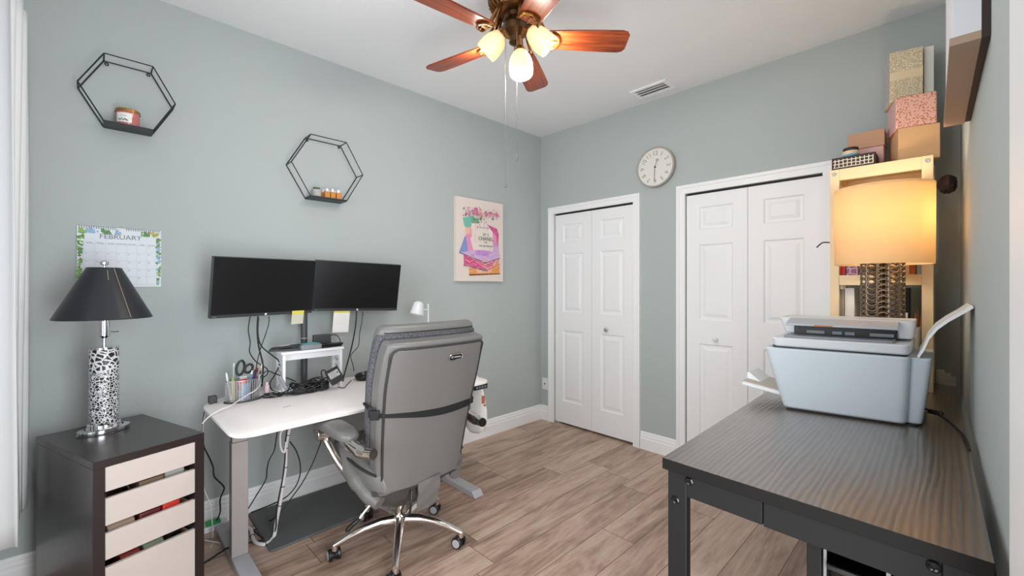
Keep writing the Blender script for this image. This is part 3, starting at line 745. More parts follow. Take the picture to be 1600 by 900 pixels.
# ------------------------------------------------------------------ curtain and rod
RZ, RY = 2.384, -0.255
cr = thing('curtain_rod', 'silver curtain rod running along the wall behind the camera', 'curtain rod', (-1.5, RY, RZ))
MB().cyl((-2.775, RY, RZ), (-0.15, RY, RZ), 0.0125, n=16).build('rod', M_SILVER, cr)
for x in (-2.20, -0.20): MB().tube([(x, RY, RZ-0.014), (x, RY-0.07, RZ-0.02), (x, YF, RZ-0.02)], 0.008, 8, smooth=False).build('bracket', M_SILVER, cr)
def curtain(label, x0, x1, nf, zbot):
    root = thing('curtain', label, 'curtain', ((x0+x1)/2, RY, zbot), 'curtains')
    N = nf*14; zt = RZ+0.045; K = 22
    bm_ = MB(); rows = []
    for j in range(K+1):
        t = j/K; z = zt-(zt-zbot)*t; row = []
        for i in range(N+1):
            s = i/N; ph = 2*PI*nf*s
            y = RY+(0.052+0.008*math.sin(3*t+5*s))*math.cos(ph+0.35*math.sin(4*t+i*0.15)*t)
            x = x0+(x1-x0)*s+0.008*math.sin(2*ph)
            zz = z+(0.02*math.sin(s*3.1) + 0.014*math.cos(ph))*t
            row.append(bm_.v((x, y, zz)))
        rows.append(row)
    for a, b in zip(rows, rows[1:]):
        for i in range(N): bm_._f([a[i], a[i+1], b[i+1], b[i]])
    o = bm_.build('cloth', M_CURTAIN, root, angle=80)
    md = o.modifiers.new('thickness', 'SOLIDIFY'); md.thickness = 0.002
    for k in range(nf*2):
        s = (k+0.5)/(nf*2); x = x0+(x1-x0)*s
        MB().torus((x, RY, RZ), (1, 0.55*(1 if k % 2 else -1), 0), 0.024, 0.005, 20, 6).build('grommet', M_SILVER, root)
    return root
curtain('white sheer grommet curtain at the far left edge', -2.785, -2.36, 4, 0.335)

# ------------------------------------------------------------------ drawer cabinet (turned about 17 degrees)
cu_ = Vector((-0.301, 0.954, 0)); cw = Vector((-0.954, -0.301, 0)); cc = Vector((-2.40, 0.085, 0)); CT = 0.68
cab = thing('drawer_cabinet', 'black-brown drawer cabinet with four off-white drawers under the leopard lamp', 'drawer cabinet', cc)
CR = Matrix(((cw.x, cu_.x, 0), (cw.y, cu_.y, 0), (0, 0, 1)))     # local x = depth to the back, y = along the front
def cb(m_, x0, x1, y0, y1, z0, z1):
    return m_.box(cc + CR @ Vector(((x0+x1)/2, (y0+y1)/2, (z0+z1)/2)), (abs(x1-x0), abs(y1-y0), abs(z1-z0)), R=CR)
hw, hd = 0.176, 0.274
body = MB()
cb(body, -hd, hd, -hw, hw, CT-0.026, CT)
cb(body, -hd, hd, -hw, -hw+0.033, 0, CT-0.0265); cb(body, -hd, hd, hw-0.033, hw, 0, CT-0.0265)
cb(body, hd-0.012, hd-0.0005, -hw+0.0335, hw-0.0335, 0.0, CT-0.027); cb(body, -hd+0.01, hd-0.013, -hw+0.0335, hw-0.0335, 0.0, 0.02)
bo = body.build('carcass', M_CABINET, cab, bevel=0.0015)
ed = MB()
cb(ed, -hd-0.0008, -hd-0.0001, -hw+0.001, -hw+0.0325, 0.002, CT-0.027); cb(ed, -hd-0.0008, -hd-0.0001, hw-0.0325, hw-0.001, 0.002, CT-0.027); cb(ed, -hd-0.0008, -hd-0.0001, -hw+0.001, hw-0.001, CT-0.0262, CT-0.001)
ed.build('front_edging', M_CABEDGE, cab)
iw = hw-0.0345
for (z0, z1) in ((0.563, 0.650), (0.442, 0.538), (0.320, 0.414), (0.030, 0.292)):
    fr = MB(); cb(fr, -hd+0.001, -hd+0.017, -iw, iw, z0, z1)
    dr = fr.build('drawer', M_DRAWER, cab, bevel=0.0012)
    tr = MB()
    cb(tr, -hd+0.0175, hd-0.03, -iw+0.004, -iw+0.012, z0+0.01, z1-0.012); cb(tr, -hd+0.0175, hd-0.03, iw-0.012, iw-0.004, z0+0.01, z1-0.012)
    cb(tr, -hd+0.0175, hd-0.03, -iw+0.0125, iw-0.0125, z0+0.01, z0+0.014); cb(tr, hd-0.0295, hd-0.02, -iw+0.004, iw-0.004, z0+0.01, z1-0.012)
    tr.build('tray', mat('beech_tray', (196, 160, 130), 0.6), dr)
def in_drawer(name, label, cat, x0, x1, y0, y1, z0, z1, m_, group, shape='box'):
    b = MB()
    if shape == 'box':
        b.box(cc + CR @ Vector(((x0+x1)/2, (y0+y1)/2, (z0+z1)/2)), (x1-x0, y1-y0, z1-z0), R=CR)
        o = b.build(name, m_, bevel=0.006, seg=3)
    elif shape == 'can':
        b.cyl(cc+CR @ Vector(((x0+x1)/2, y0, (z0+z1)/2)), cc+CR @ Vector(((x0+x1)/2, y1, (z0+z1)/2)), (z1-z0)/2, n=18); o = b.build(name, m_, bevel=0.003)
    else:
        b.tube([cc+CR @ Vector((x0+(x1-x0)*t, y0+(y1-y0)*s_, z0+(z1-z0)*u)) for t, s_, u in ((0, 0, 0), (.2, .1, .8), (.1, .3, 1), (.4, .5, .7), (.1, .7, 1), (.5, .9, .8), (.2, 1, .3))], 0.004, 6); o = b.build(name, m_)
    return tag(o, label, cat, group)
fx = -hd+0.025
in_drawer('coiled_cable', 'black coiled cable in the second drawer from the top', 'cable', fx, fx+0.1, -0.135, -0.045, 0.47, 0.553, M_CORD, None, 'coil')
in_drawer('pouch', 'brown pouch in the second drawer from the top', 'pouch', fx, fx+0.10, -0.035, 0.045, 0.457, 0.551, mat('brown_pouch', (120, 96, 78), 0.7), None)
in_drawer('small_box', 'grey box at the right of the second drawer', 'box', fx+0.01, fx+0.12, 0.052, 0.120, 0.457, 0.553, M_GREYPOT, None)
in_drawer('tin_can', 'beige tin lying at the left of the third drawer', 'can', fx, fx+0.07, -0.125, -0.045, 0.365, 0.431, mat('beige_tin', (168, 142, 122), 0.4), None, 'can')
in_drawer('snack_packet', 'maroon packet in the middle of the third drawer', 'packet', fx, fx+0.08, -0.035, 0.035, 0.335, 0.429, mat('maroon_packet', (96, 32, 38), 0.4), 'packets in the drawers')
in_drawer('snack_packet', 'bright red packet at the right of the third drawer', 'packet', fx, fx+0.08, 0.040, 0.100, 0.335, 0.432, mat('red_packet', (206, 48, 36), 0.4), 'packets in the drawers')
in_drawer('small_bottle', 'dark red bottle lying in the tall bottom drawer', 'bottle', fx, fx+0.06, -0.09, -0.03, 0.240, 0.304, mat('dark_red_bottle', (120, 44, 40), 0.4), None, 'can')
in_drawer('small_jar', 'green-grey jar in the middle of the tall bottom drawer', 'jar', fx, fx+0.06, -0.02, 0.045, 0.240, 0.306, mat('greygreen_jar', (120, 132, 110), 0.4), None, 'can')
in_drawer('coiled_cable', 'black coiled cable in the tall bottom drawer', 'cable', fx, fx+0.1, 0.06, 0.128, 0.2, 0.302, M_CORD, None, 'coil')

# ------------------------------------------------------------------ leopard table lamp
LX, LY = -2.50, 0.035
lamp = thing('table_lamp', 'leopard print column table lamp with black cone shade on the drawer cabinet', 'table lamp', (LX, LY, CT))
lc = (LX, LY, CT); e1 = cu_.copy()
MB().lathe([(0.0, 0.0), (0.080, 0.0), (0.082, 0.004), (0.080, 0.018), (0.060, 0.022)], lc, n=40, sc=(1.06, 0.72), e1=e1).build('base', M_CHROME, lamp)
MB().lathe([(0.058, 0.021), (0.054, 0.026), (0.053, 0.038), (0.048, 0.042)], lc, n=40).build('collar', M_CHROME, lamp)
MB().lathe([(0.047, 0.040), (0.047, 0.352), (0.046, 0.356), (0.0, 0.356)], lc, n=40).build('column', M_LEOPARD, lamp)
MB().lathe([(0.0485, 0.350), (0.0485, 0.358), (0.0, 0.3585)], lc, n=40).build('top_cap', M_CHROME, lamp)
MB().cyl((LX, LY, CT+0.358), (LX, LY, CT+0.40), 0.008, n=14).build('neck', M_CHROME, lamp)
so = MB().lathe([(0.009, 0.395), (0.019, 0.405), (0.020, 0.44), (0.018, 0.47), (0.0, 0.472)], lc, n=20).build('socket', M_CHROME, lamp)
MB().tube([(LX, LY, CT+0.42), (LX+0.012, LY+0.03, CT+0.42), (LX+0.018, LY+0.045, CT+0.421)], 0.002, 6).build('switch_key', M_CHROME, so)
MB().tube([(LX+0.02*cu_.x, LY+0.02*cu_.y, CT+0.47), (LX+0.05*cu_.x, LY+0.05*cu_.y, CT+0.54), (LX+0.03*cu_.x, LY+0.03*cu_.y, CT+0.66), (LX, LY, CT+0.69), (LX-0.03*cu_.x, LY-0.03*cu_.y, CT+0.66), (LX-0.05*cu_.x, LY-0.05*cu_.y, CT+0.54), (LX-0.02*cu_.x, LY-0.02*cu_.y, CT+0.47)], 0.002, 6).build('harp', M_CHROME, lamp)
shd = MB().lathe([(0.157, 0.478), (0.158, 0.481), (0.055, 0.692), (0.053, 0.692), (0.155, 0.481)], lc, n=48, closed=True).build('lamp_shade', M_LAMPBLACK, lamp)
for a_ in (8, 30):
    a = math.radians(a_); d = Vector((math.cos(a), math.sin(a), 0)); t0, t1 = (0.02, 0.98) if a_ == 30 else (0.75, 0.95)
    p = lambda t: Vector((LX, LY, CT+0.481+0.211*t))+d*(0.1585-0.103*t+0.0006)
    MB().tube([p(t0), p(t1)], 0.0011, 5, smooth=False).build('seam', mat('pale_seam', (170, 150, 130), 0.6), shd)
MB().lathe([(0.004, 0.69), (0.004, 0.702), (0.014, 0.705), (0.015, 0.716), (0.006, 0.722), (0.0, 0.722)], lc, n=16).build('finial', M_CHROME, lamp)

# ------------------------------------------------------------------ white standing desk
DZ = 0.71
desk = thing('standing_desk', 'white height-adjustable standing desk along the left wall', 'desk', (-2.33, 1.08, 0))
def rounded(pts, rad, n=7):
    out = []; m = len(pts)
    for i in range(m):
        p, a, b = Vector(pts[i]), Vector(pts[i-1]), Vector(pts[(i+1) % m]); r = rad[i]
        u, v = (a-p).normalized(), (b-p).normalized()
        if r <= 0: out.append(p); continue
        s, e = p+u*r, p+v*r
        for k in range(n+1):
            t = k/n; out.append((1-t)**2*s+2*t*(1-t)*p+t*t*e)
    return out
outl = rounded([(-1.965, 0.395), (-2.025, 1.800), (-2.690, 1.830), (-2.690, 0.385)], (0.10, 0.08, 0.06, 0.16))
ins = rounded([(-1.990, 0.435), (-2.040, 1.760), (-2.688, 1.80), (-2.688, 0.425)], (0.10, 0.08, 0.06, 0.16))
dt = MB()
A_ = [dt.v((p.x, p.y, DZ-0.026)) for p in outl]; B_ = [dt.v((p.x, p.y, DZ-0.012)) for p in outl]; C_ = [dt.v((p.x, p.y, DZ)) for p in ins]
dt._f(A_[::-1]); dt.bridge(A_, B_); dt.bridge(B_, C_); dt._f(C_)
dt.build('desk_top', M_DESKWHITE, desk, bevel=0.0015)
lgm = MB(); 
for i in range(3): lgm.box((-2.245-0.003*i, 0.66+i*0.013, DZ+0.0004), (0.006, 0.010, 0.0006))
lgm.build('maker_mark', M_GREYINK, desk)
for sgn, y in ((0, 0.493), (1, 1.695)):
    ft = MB(); ft.hexa([(-2.70, y-0.035, 0.0), (-2.02, y-0.035, 0.0), (-2.02, y+0.035, 0.0), (-2.70, y+0.035, 0.0)], [(-2.70, y-0.035, 0.032), (-2.05, y-0.035, 0.032), (-2.05, y+0.035, 0.032), (-2.70, y+0.035, 0.032)])
    ft.build('foot', M_SILVER, desk, bevel=0.002)
    lg = MB(); lg.span((-2.373, y-0.034, 0.0325), (-2.323, y+0.034, 0.565)).build('leg', M_GREYSTEEL, desk, bevel=0.002)
    up_ = MB().span((-2.370, y-0.031, 0.5655), (-2.326, y+0.031, 0.625)).build('inner_leg', M_GREYSTEEL, desk, bevel=0.002)
    MB().span((-2.367, y-0.028, 0.6255), (-2.329, y+0.028, 0.668)).build('lift_column', M_SILVER, desk, bevel=0.002)
    MB().span((-2.62, y-0.03, 0.6685), (-2.06, y+0.03, DZ-0.0265)).build('bracket', M_SILVER, desk, bevel=0.002)
MB().span((-2.42, 0.53, 0.640), (-2.28, 1.66, 0.668)).build('crossbar', M_SILVER, desk, bevel=0.002)
cp = MB().span((-2.085, 1.67, DZ-0.058), (-2.035, 1.775, DZ-0.0265)).build('control_panel', M_BLACK, desk, bevel=0.002)
bb_ = MB()
for i in range(4): bb_.span((-2.0352, 1.682+i*0.022, DZ-0.05), (-2.0335, 1.696+i*0.022, DZ-0.036))
bb_.build('buttons', M_GREYINK, cp)
# carrier bag hung from the far end of the desk
bag = MB()
rows = []
for (z, hx, hy, cx_, cy_) in ((0.665, 0.07, 0.006, -2.25, 1.835), (0.60, 0.095, 0.02, -2.25, 1.84), (0.48, 0.105, 0.045, -2.245, 1.85), (0.39, 0.105, 0.05, -2.24, 1.85), (0.335, 0.09, 0.04, -2.24, 1.845), (0.31, 0.05, 0.02, -2.25, 1.84)):
    rows.append([bag.v((cx_+hx*math.cos(t)*(1+0.05*math.sin(5*t+z*30)), cy_+hy*math.sin(t)*(1+0.15*math.sin(3*t+z*40)), z)) for t in [2*PI*i/20 for i in range(20)]])
for a, b in zip(rows, rows[1:]): bag.bridge(a, b)
bag._f(rows[-1])
bgr = thing('plastic_bag', 'crumpled white plastic bag hung from the far end of the white desk', 'bag', (-2.25, 1.84, 0.31))
bg_o = bag.build('bag', M_PAPER, bgr, angle=70)
pm = MB(); pm.box((-2.150, 1.838, 0.545), (0.004, 0.02, 0.05), rz=-0.6); pm.box((-2.144, 1.845, 0.50), (0.004, 0.016, 0.03), rz=-0.6); pm.build('orange_print', M_ORANGEBR, bg_o)
MB().tube([(-2.29, 1.836, 0.66), (-2.28, 1.836, 0.70), (-2.22, 1.836, 0.70), (-2.21, 1.836, 0.66)], 0.003, 6).build('handle', M_PAPER, bgr)

# ------------------------------------------------------------------ monitors on a dual arm
def monitor(label, X, Y, Z, yaw, tilt, roll):
    w, h, t = 0.53, 0.31, 0.022
    ry = Vector((math.sin(yaw), math.cos(yaw), 0)); n = Vector((math.cos(yaw), -math.sin(yaw), 0))
    up = -n*math.sin(tilt)+Vector((0, 0, math.cos(tilt)))
    r2 = ry*math.cos(roll)+up*math.sin(roll); u2 = up*math.cos(roll)-ry*math.sin(roll); nn = r2.cross(u2)
    c = Vector((X, Y, Z)); R = Matrix((r2, u2, nn)).transposed()
    root = thing('monitor', label, 'monitor', c-u2*h/2, 'desk monitors')
    def bx(m_, x0, x1, y0, y1, z0, z1): return m_.box(c+R @ Vector(((x0+x1)/2, (y0+y1)/2, (z0+z1)/2)), (x1-x0, y1-y0, z1-z0), R=R)
    b = MB(); bx(b, -w/2, w/2, -h/2, h/2, -t, 0); b.build('housing', M_DKGREY, root, bevel=0.002)
    b = MB(); bx(b, -w/2+0.003, w/2-0.003, -h/2+0.017, h/2-0.003, 0.0002, 0.0012); b.build('screen', M_SCREEN, root)
    b = MB(); bx(b, -w/2+0.001, w/2-0.001, -h/2+0.0005, -h/2+0.0165, 0.0002, 0.003); bz = b.build('lower_bezel', M_BEZEL, root)
    b = MB(); b.cyl(c+R @ Vector((0, -h/2+0.0085, 0.003)), c+R @ Vector((0, -h/2+0.0085, 0.0036)), 0.006, n=20); b.build('round_badge', M_PLWHITE, bz)
    b = MB(); bx(b, -w/2+0.010, -w/2+0.030, -h/2+0.005, -h/2+0.008, 0.003, 0.0034); b.build('port_mark', M_GREYINK, bz)
    b = MB(); bx(b, -0.05, 0.05, -0.05, 0.05, -t-0.02, -t-0.0005); b.build('mount_plate', M_BLACK, root)
    return c+R @ Vector((0, 0, -t-0.02)), c, R
ML = monitor('black monitor on the left with a small yellow note stuck under it', -2.574, 0.674, 1.287, -0.2038, -0.1636, 0.0047)
MR = monitor('black monitor on the right with a white paper slip stuck under it', -2.618, 1.206, 1.288, 0.1233, -0.1781, -0.0286)
PX_, PY_ = -2.667, 0.892
st = thing('monitor_stand', 'black dual monitor arm pole clamped behind the white riser', 'monitor stand', (PX_, PY_, DZ))
MB().cyl((PX_, PY_, DZ+0.012), (PX_, PY_, 1.33), 0.0185, n=20).build('pole', M_DKGREY, st)
MB().span((PX_-0.022, PY_-0.05, DZ+0.0005), (PX_+0.03, PY_+0.05, DZ+0.012)).build('clamp', M_BLACK, st, bevel=0.002)
MB().cyl((PX_, PY_, 0.985), (PX_, PY_, 0.989), 0.0192, n=20).build('collar', M_SILVER, st)
for Mx in (ML, MR):
    q = Mx[0]; MB().tube([(PX_, PY_, 1.29), (PX_-0.03, (PY_+q.y)/2, 1.29), (q.x-0.012, q.y, q.z), (q.x-0.003, q.y, q.z)], 0.013, 10).build('arm', M_BLACK, st)
def note(name, label, M, x0, x1, y0, y1, m_, strip=None, lines=False, off=0.004):
    c, R = M[1], M[2]
    root = thing(name, label, 'note', c+R @ Vector(((x0+x1)/2, y0, off)))
    b = MB(); b.box(c+R @ Vector(((x0+x1)/2, (y0+y1)/2, off)), (x1-x0, y1-y0, 0.0008), R=R); po = b.build('paper', m_, root)
    if strip:
        b = MB(); b.box(c+R @ Vector(((x0+x1)/2, y1-strip/2, off+0.0007)), (x1-x0, strip, 0.0004), R=R); b.build('top_strip', M_YELLOW, root)
    if lines:
        b = MB()
        for k in range(9): b.box(c+R @ Vector(((x0+x1)/2-0.003, y1-0.02-k*0.0085, off+0.0006)), ((x1-x0)*(0.8 if k % 3 else 0.6), 0.0008, 0.0003), R=R)
        b.build('ruled_lines', mat('faint_line', (200, 198, 192), 0.8), po)
note('sticky_note', 'pale translucent sticky note with yellow band under the left monitor', ML, 0.145, 0.215, -0.215, -0.137, mat('pale_film', (206, 206, 186), 0.6), 0.022)
note('paper_slip', 'white lined paper slip hanging under the right monitor', MR, -0.142, -0.045, -0.292, -0.155, M_PAPER, 0.012, True)

# ------------------------------------------------------------------ white riser
RX0, RX1, RY0, RY1, RT = -2.640, -2.515, 0.732, 1.055, 0.936
rs = thing('desk_riser', 'white desktop riser with lattice side panels at the back of the desk', 'riser', ((RX0+RX1)/2, (RY0+RY1)/2, DZ))
MB().span((RX0, RY0-0.008, RT-0.014), (RX1+0.008, RY1+0.008, RT)).build('top_board', M_PLWHITE, rs, bevel=0.002)
MB().span((RX1-0.030, RY0+0.0145, RT-0.050), (RX1-0.022, RY1-0.0145, RT-0.0145)).build('apron', M_PLWHITE, rs)
for y in (RY0, RY1-0.014):
    sd = MB()
    for x in (RX0, RX1-0.022): sd.span((x, y, DZ), (x+0.022, y+0.014, RT-0.0145))
    sd.span((RX0+0.022, y, DZ), (RX1-0.022, y+0.014, DZ+0.03)); sd.span((RX0+0.022, y, RT-0.045), (RX1-0.022, y+0.014, RT-0.0145))
    for k in range(4):
        z = DZ+0.03+k*0.039
        for s in (-1, 1):
            xa, xb = (RX0+0.022, RX1-0.022) if s > 0 else (RX1-0.022, RX0+0.022)
            sd.cyl((xa, y+0.007, z), (xb, y+0.007, z+0.039), 0.004, n=6)
    sd.build('side_panel', M_PLWHITE, rs)
# things on the riser
o = thing('stapler', 'dark grey stapler at the left end of the white riser', 'stapler', (-2.56, 0.745, RT))
R_ = Matrix.Rotation(math.radians(70), 3, 'Z')
MB().box((-2.572, 0.762, RT+0.006), (0.16, 0.042, 0.012), R=R_).build('base', M_DKGREY, o, bevel=0.004)
MB().box((-2.572, 0.764, RT+0.020), (0.145, 0.032, 0.014), R=R_ @ Matrix.Rotation(-0.10, 3, 'Y')).build('arm', M_BLACK, o, bevel=0.005)
MB().box((-2.574, 0.760, RT+0.0285), (0.05, 0.012, 0.003), R=R_ @ Matrix.Rotation(-0.10, 3, 'Y')).build('silver_inlay', M_SILVER, o)
o = thing('dock', 'small grey dock with a teal top in front of the monitor pole', 'dock', (-2.555, 0.878, RT))
MB().box((-2.555, 0.880, RT+0.014), (0.085, 0.115, 0.028), rz=0.1).build('body', M_PRINTDK, o, bevel=0.006)
MB().box((-2.557, 0.884, RT+0.030), (0.060, 0.095, 0.004), rz=0.1).build('teal_lid', M_TEAL, o, bevel=0.0015)
tag(MB().box((-2.615, 0.975, RT+0.035), (0.03, 0.10, 0.07)).build('power_adaptor', M_DKGREY, bevel=0.004), 'grey power adaptor block standing right of the monitor pole', 'power adaptor')
tag(MB().tube([(-2.61, 1.026, RT+0.06), (-2.605, 1.05, RT+0.062), (-2.60, 1.07, RT+0.045), (-2.585, 1.074, RT+0.012), (-2.57, 1.05, RT+0.004)], 0.0025, 7).build('adaptor_cord', M_CORD), 'short black cord leaving the grey power adaptor block', 'cord')
for i, (dx, dy, dz, lab) in enumerate(((-2.545, 1.0, 0.006, 'lower black remote on the right end of the riser'), (-2.548, 1.003, 0.0175, 'upper black remote stacked on the right end of the riser'))):
    tag(MB().box((dx, dy, RT+dz), (0.04, 0.13, 0.0105), rz=0.25-0.35*i).build('remote_control', M_BLACK, bevel=0.004), lab, 'remote', 'black remotes on the riser')

# ------------------------------------------------------------------ small white lamp at the far end of the desk
o = thing('desk_lamp', 'small white dome desk lamp behind the office chair', 'desk lamp', (-2.52, 1.66, DZ))
MB().lathe([(0, 0), (0.06, 0), (0.06, 0.012), (0.0, 0.016)], (-2.52, 1.66, DZ), n=24).build('base', M_PLWHITE, o)
MB().cyl((-2.52, 1.66, DZ+0.014), (-2.52, 1.655, 1.170), 0.006, n=12).build('stem', M_PLWHITE, o)
MB().cyl((-2.52, 1.655, 1.130), (-2.52, 1.598, 1.130), 0.005, 0.008, n=12).build('arm', M_PLWHITE, o)
ax = Vector((0.05, -0.26, -1)).normalized()
MB().lathe([(0.0, -0.052), (0.020, -0.050), (0.033, -0.038), (0.038, -0.018), (0.048, 0.040), (0.046, 0.040), (0.036, -0.016), (0.0, -0.03)], Vector((-2.52, 1.572, 1.138)), ax, 24).build('lamp_shade', M_PLWHITE, o)

# ------------------------------------------------------------------ pen holder and what stands in it
HX_, HY_ = -2.520, 0.547; ph = thing('pen_holder', 'silver mesh pen holder with dark oval foot at the left end of the desk', 'pen holder', (HX_, HY_, DZ))
hn = 0.098
MB().lathe([(0, 0), (0.072, 0), (0.074, 0.004), (0.070, 0.009), (0, 0.009)], (HX_, HY_, DZ), n=32, sc=(0.64, 1.14), e1=Vector((1, 0, 0))).build('foot', M_DKGREY, ph)
cup = MB(); n_ = 40; m_ = 14
R1 = []
for j in range(m_+1):
    z = DZ+0.010+hn*j/m_
    R1.append([Vector((HX_+0.041*math.cos(2*PI*i/n_), HY_+0.076*math.sin(2*PI*i/n_), z)) for i in range(n_)])
for i in range(n_):
    cup.tube([R1[0][i], R1[m_][i]], 0.0012, 4, smooth=False)
for j in range(m_+1):
    cup.tube(R1[j], 0.0012 if j < m_ else 0.0022, 4, smooth=False, closed=True)
cup.build('mesh_cup', M_SILVERMESH, ph)
dv = MB()
for y in (HY_-0.022, HY_+0.022): dv.span((HX_-0.036, y-0.0006, DZ+0.010), (HX_+0.036, y+0.0006, DZ+0.09))
dv.build('divider', M_SILVERMESH, ph)
def stick(name, label, cat, dx, dy, tx, ty, L, m_, r=0.004, tip=None, grp=None):
    b0 = Vector((HX_+dx, HY_+dy, DZ+0.0105)); t = (Vector((tx, ty, 1))).normalized()
    root = thing(name, label, cat, b0, grp)
    MB().cyl(b0, b0+t*L, r, n=8).build('barrel', m_, root)
    if tip: MB().cyl(b0+t*L, b0+t*(L+0.018), r*1.1, r*0.6, n=8).build('cap', tip, root)
g_ = 'pens in the mesh holder'
stick('pen', 'white pen at the left rim of the mesh holder', 'pen', 0, -0.052, 0.0, -0.14, 0.125, M_PLWHITE, 0.005, M_PLWHITE, g_)
stick('highlighter', 'yellow-green highlighter at the left of the mesh holder', 'highlighter', 0.010, -0.040, 0.05, -0.06, 0.10, M_YELLOW, 0.007, M_LIME)
stick('pen', 'blue pen right of the scissors in the mesh holder', 'pen', 0.018, 0.016, 0.03, 0.14, 0.125, mat('pen_blue', (92, 128, 170), 0.4), 0.004, M_PLWHITE, g_)
stick('pen', 'dark blue pen among the purple ones in the mesh holder', 'pen', 0.012, 0.026, 0.0, 0.18, 0.128, mat('pen_navy', (44, 50, 90), 0.4), 0.0045, M_BLACK, g_)
stick('pen', 'purple pen near the right of the mesh holder', 'pen', 0.004, 0.034, 0.0, 0.22, 0.132, mat('pen_purple', (104, 52, 96), 0.4), 0.0045, M_BLACK, g_)
stick('pen', 'maroon pen behind the purple pen in the mesh holder', 'pen', -0.012, 0.038, -0.05, 0.20, 0.135, mat('pen_maroon', (110, 40, 60), 0.4), 0.0045, M_RED, g_)
stick('pencil', 'peach pencil leaning right in the mesh holder', 'pencil', -0.006, 0.046, 0.0, 0.26, 0.150, M_PEACH, 0.0038, M_CREAM)
stick('pen', 'grey pen at the right rim of the mesh holder', 'pen', 0.010, 0.047, 0.06, 0.22, 0.120, M_GREYPOT, 0.0042, M_BLACK, g_)
stick('paint_brush', 'thin clear brush standing tall at the left of the mesh holder', 'brush', -0.020, -0.040, -0.02, 0.03, 0.165, M_PRINTER2, 0.003, M_PAPER)
tag(MB().box((HX_+0.012, HY_-0.004, DZ+0.085), (0.018, 0.045, 0.05), R=Matrix.Rotation(0.1, 3, 'X')).build('eraser', M_RED, bevel=0.004), 'red block sticking out of the front of the mesh holder', 'eraser')
tag(MB().box((HX_+0.030, HY_+0.004, DZ+0.052), (0.003, 0.036, 0.083)).build('note_pad', M_SKY, bevel=0.001), 'blue and white note pad standing in the front of the mesh holder', 'note pad')
sc_ = thing('scissors', 'scissors with big black handles standing in the mesh holder', 'scissors', (HX_-0.004, HY_, DZ+0.0105))
MB().hexa([(HX_-0.006, HY_-0.005, DZ+0.0105), (HX_-0.003, HY_-0.005, DZ+0.0105), (HX_-0.003, HY_+0.005, DZ+0.0105), (HX_-0.006, HY_+0.005, DZ+0.0105)], [(HX_-0.006, HY_-0.014, DZ+0.125), (HX_-0.003, HY_-0.014, DZ+0.125), (HX_-0.003, HY_+0.020, DZ+0.125), (HX_-0.006, HY_+0.020, DZ+0.125)]).build('blades', M_SILVER, sc_)
def loop(cy_, cz_, ry, rz, tl): return [(HX_-0.004, cy_+ry*math.cos(a)*math.cos(tl)-rz*math.sin(a)*math.sin(tl), cz_+ry*math.cos(a)*math.sin(tl)+rz*math.sin(a)*math.cos(tl)) for a in [2*PI*i/16 for i in range(16)]]
MB().tube(loop(HY_-0.010, DZ+0.168, 0.017, 0.036, -0.15), 0.006, 8, closed=True, sub=2).build('handle', M_BLACK, sc_)
MB().tube(loop(HY_+0.027, DZ+0.160, 0.016, 0.022, -0.5), 0.006, 8, closed=True, sub=2).build('handle', M_BLACK, sc_)
tag(MB().lathe([(0, 0), (0.013, 0), (0.013, 0.055), (0.008, 0.06), (0.008, 0.075), (0, 0.075)], (-2.535, 0.66, DZ), n=16).build('small_bottle', mat('pale_pink_bottle', (220, 196, 200), 0.3)), 'small pale pink bottle on the desk right of the mesh holder', 'bottle')
tag(MB().cyl((-2.545, 0.690, DZ+0.010), (-2.53, 0.730, DZ+0.010), 0.0095, n=14).build('battery_pack', M_PAPER, bevel=0.002), 'small white roll lying on the desk among black wires', 'roll')
tag(MB().box((-2.578, 0.428, DZ+0.018), (0.035, 0.035, 0.036)).build('charger_block', M_DKGREY, bevel=0.004), 'dark charger block at the left back corner of the white desk', 'charger')

# ------------------------------------------------------------------ power brick, cord tangle, mouse
pb = thing('power_brick', 'black power brick with a white label leaning on the cord tangle', 'power adaptor', (-2.50, 1.00, DZ))
nb = Vector((0.80, -0.42, 0.42)).normalized(); r0 = Vector((0, 0, 1)).cross(nb).normalized(); u0 = nb.cross(r0)
ca_, sa_ = math.cos(math.radians(30)), math.sin(math.radians(30))
Rb = Matrix((nb, r0*ca_+u0*sa_, u0*ca_-r0*sa_)).transposed()
pcn = onx(523, 587, -2.43)
MB().box(pcn, (0.040, 0.075, 0.085), R=Rb).build('block', M_BLACK, pb, bevel=0.006, seg=3)
nrm = Rb @ Vector((1, 0, 0)); rtv = Rb @ Vector((0, 1, 0)); upv = Rb @ Vector((0, 0, 1))
lo = MB().box(pcn+nrm*0.0204+upv*0.004, (0.0006, 0.055, 0.038), R=Rb).build('white_label', M_GREYPOT, pb)
lm = MB()
for k in range(5): lm.box(pcn+nrm*0.0209+upv*(0.018-k*0.007)-rtv*0.004, (0.0004, 0.034, 0.0014), R=Rb)
lm.box(pcn+nrm*0.0209+upv*0.006+rtv*0.020, (0.0004, 0.008, 0.008), R=Rb)
lm.build('print', M_INK, lo)
MB().tube([pcn+upv*0.042-rtv*0.03, pcn+upv*0.058-rtv*0.03, pcn+upv*0.062-rtv*0.045, pcn+upv*0.04-rtv*0.056, pcn+upv*0.01-rtv*0.06], 0.004, 8).build('cord', M_CORD, pb)
def wander(seed, cx, cy, rx, ry, zlo, zhi, n=26):
    g = random.Random(seed); P_ = []; a = g.random()*6
    for i in range(n):
        a += 0.9+g.random()*0.8; k = 0.55+0.45*g.random()
        P_.append((cx+rx*k*math.cos(a), cy+ry*k*math.sin(a), zlo+(zhi-zlo)*g.random()**1.6))
    return P_
tg = thing('cord_tangle', 'big tangle of black cords on the desk in front of the riser', 'cords', (-2.46, 0.87, DZ))
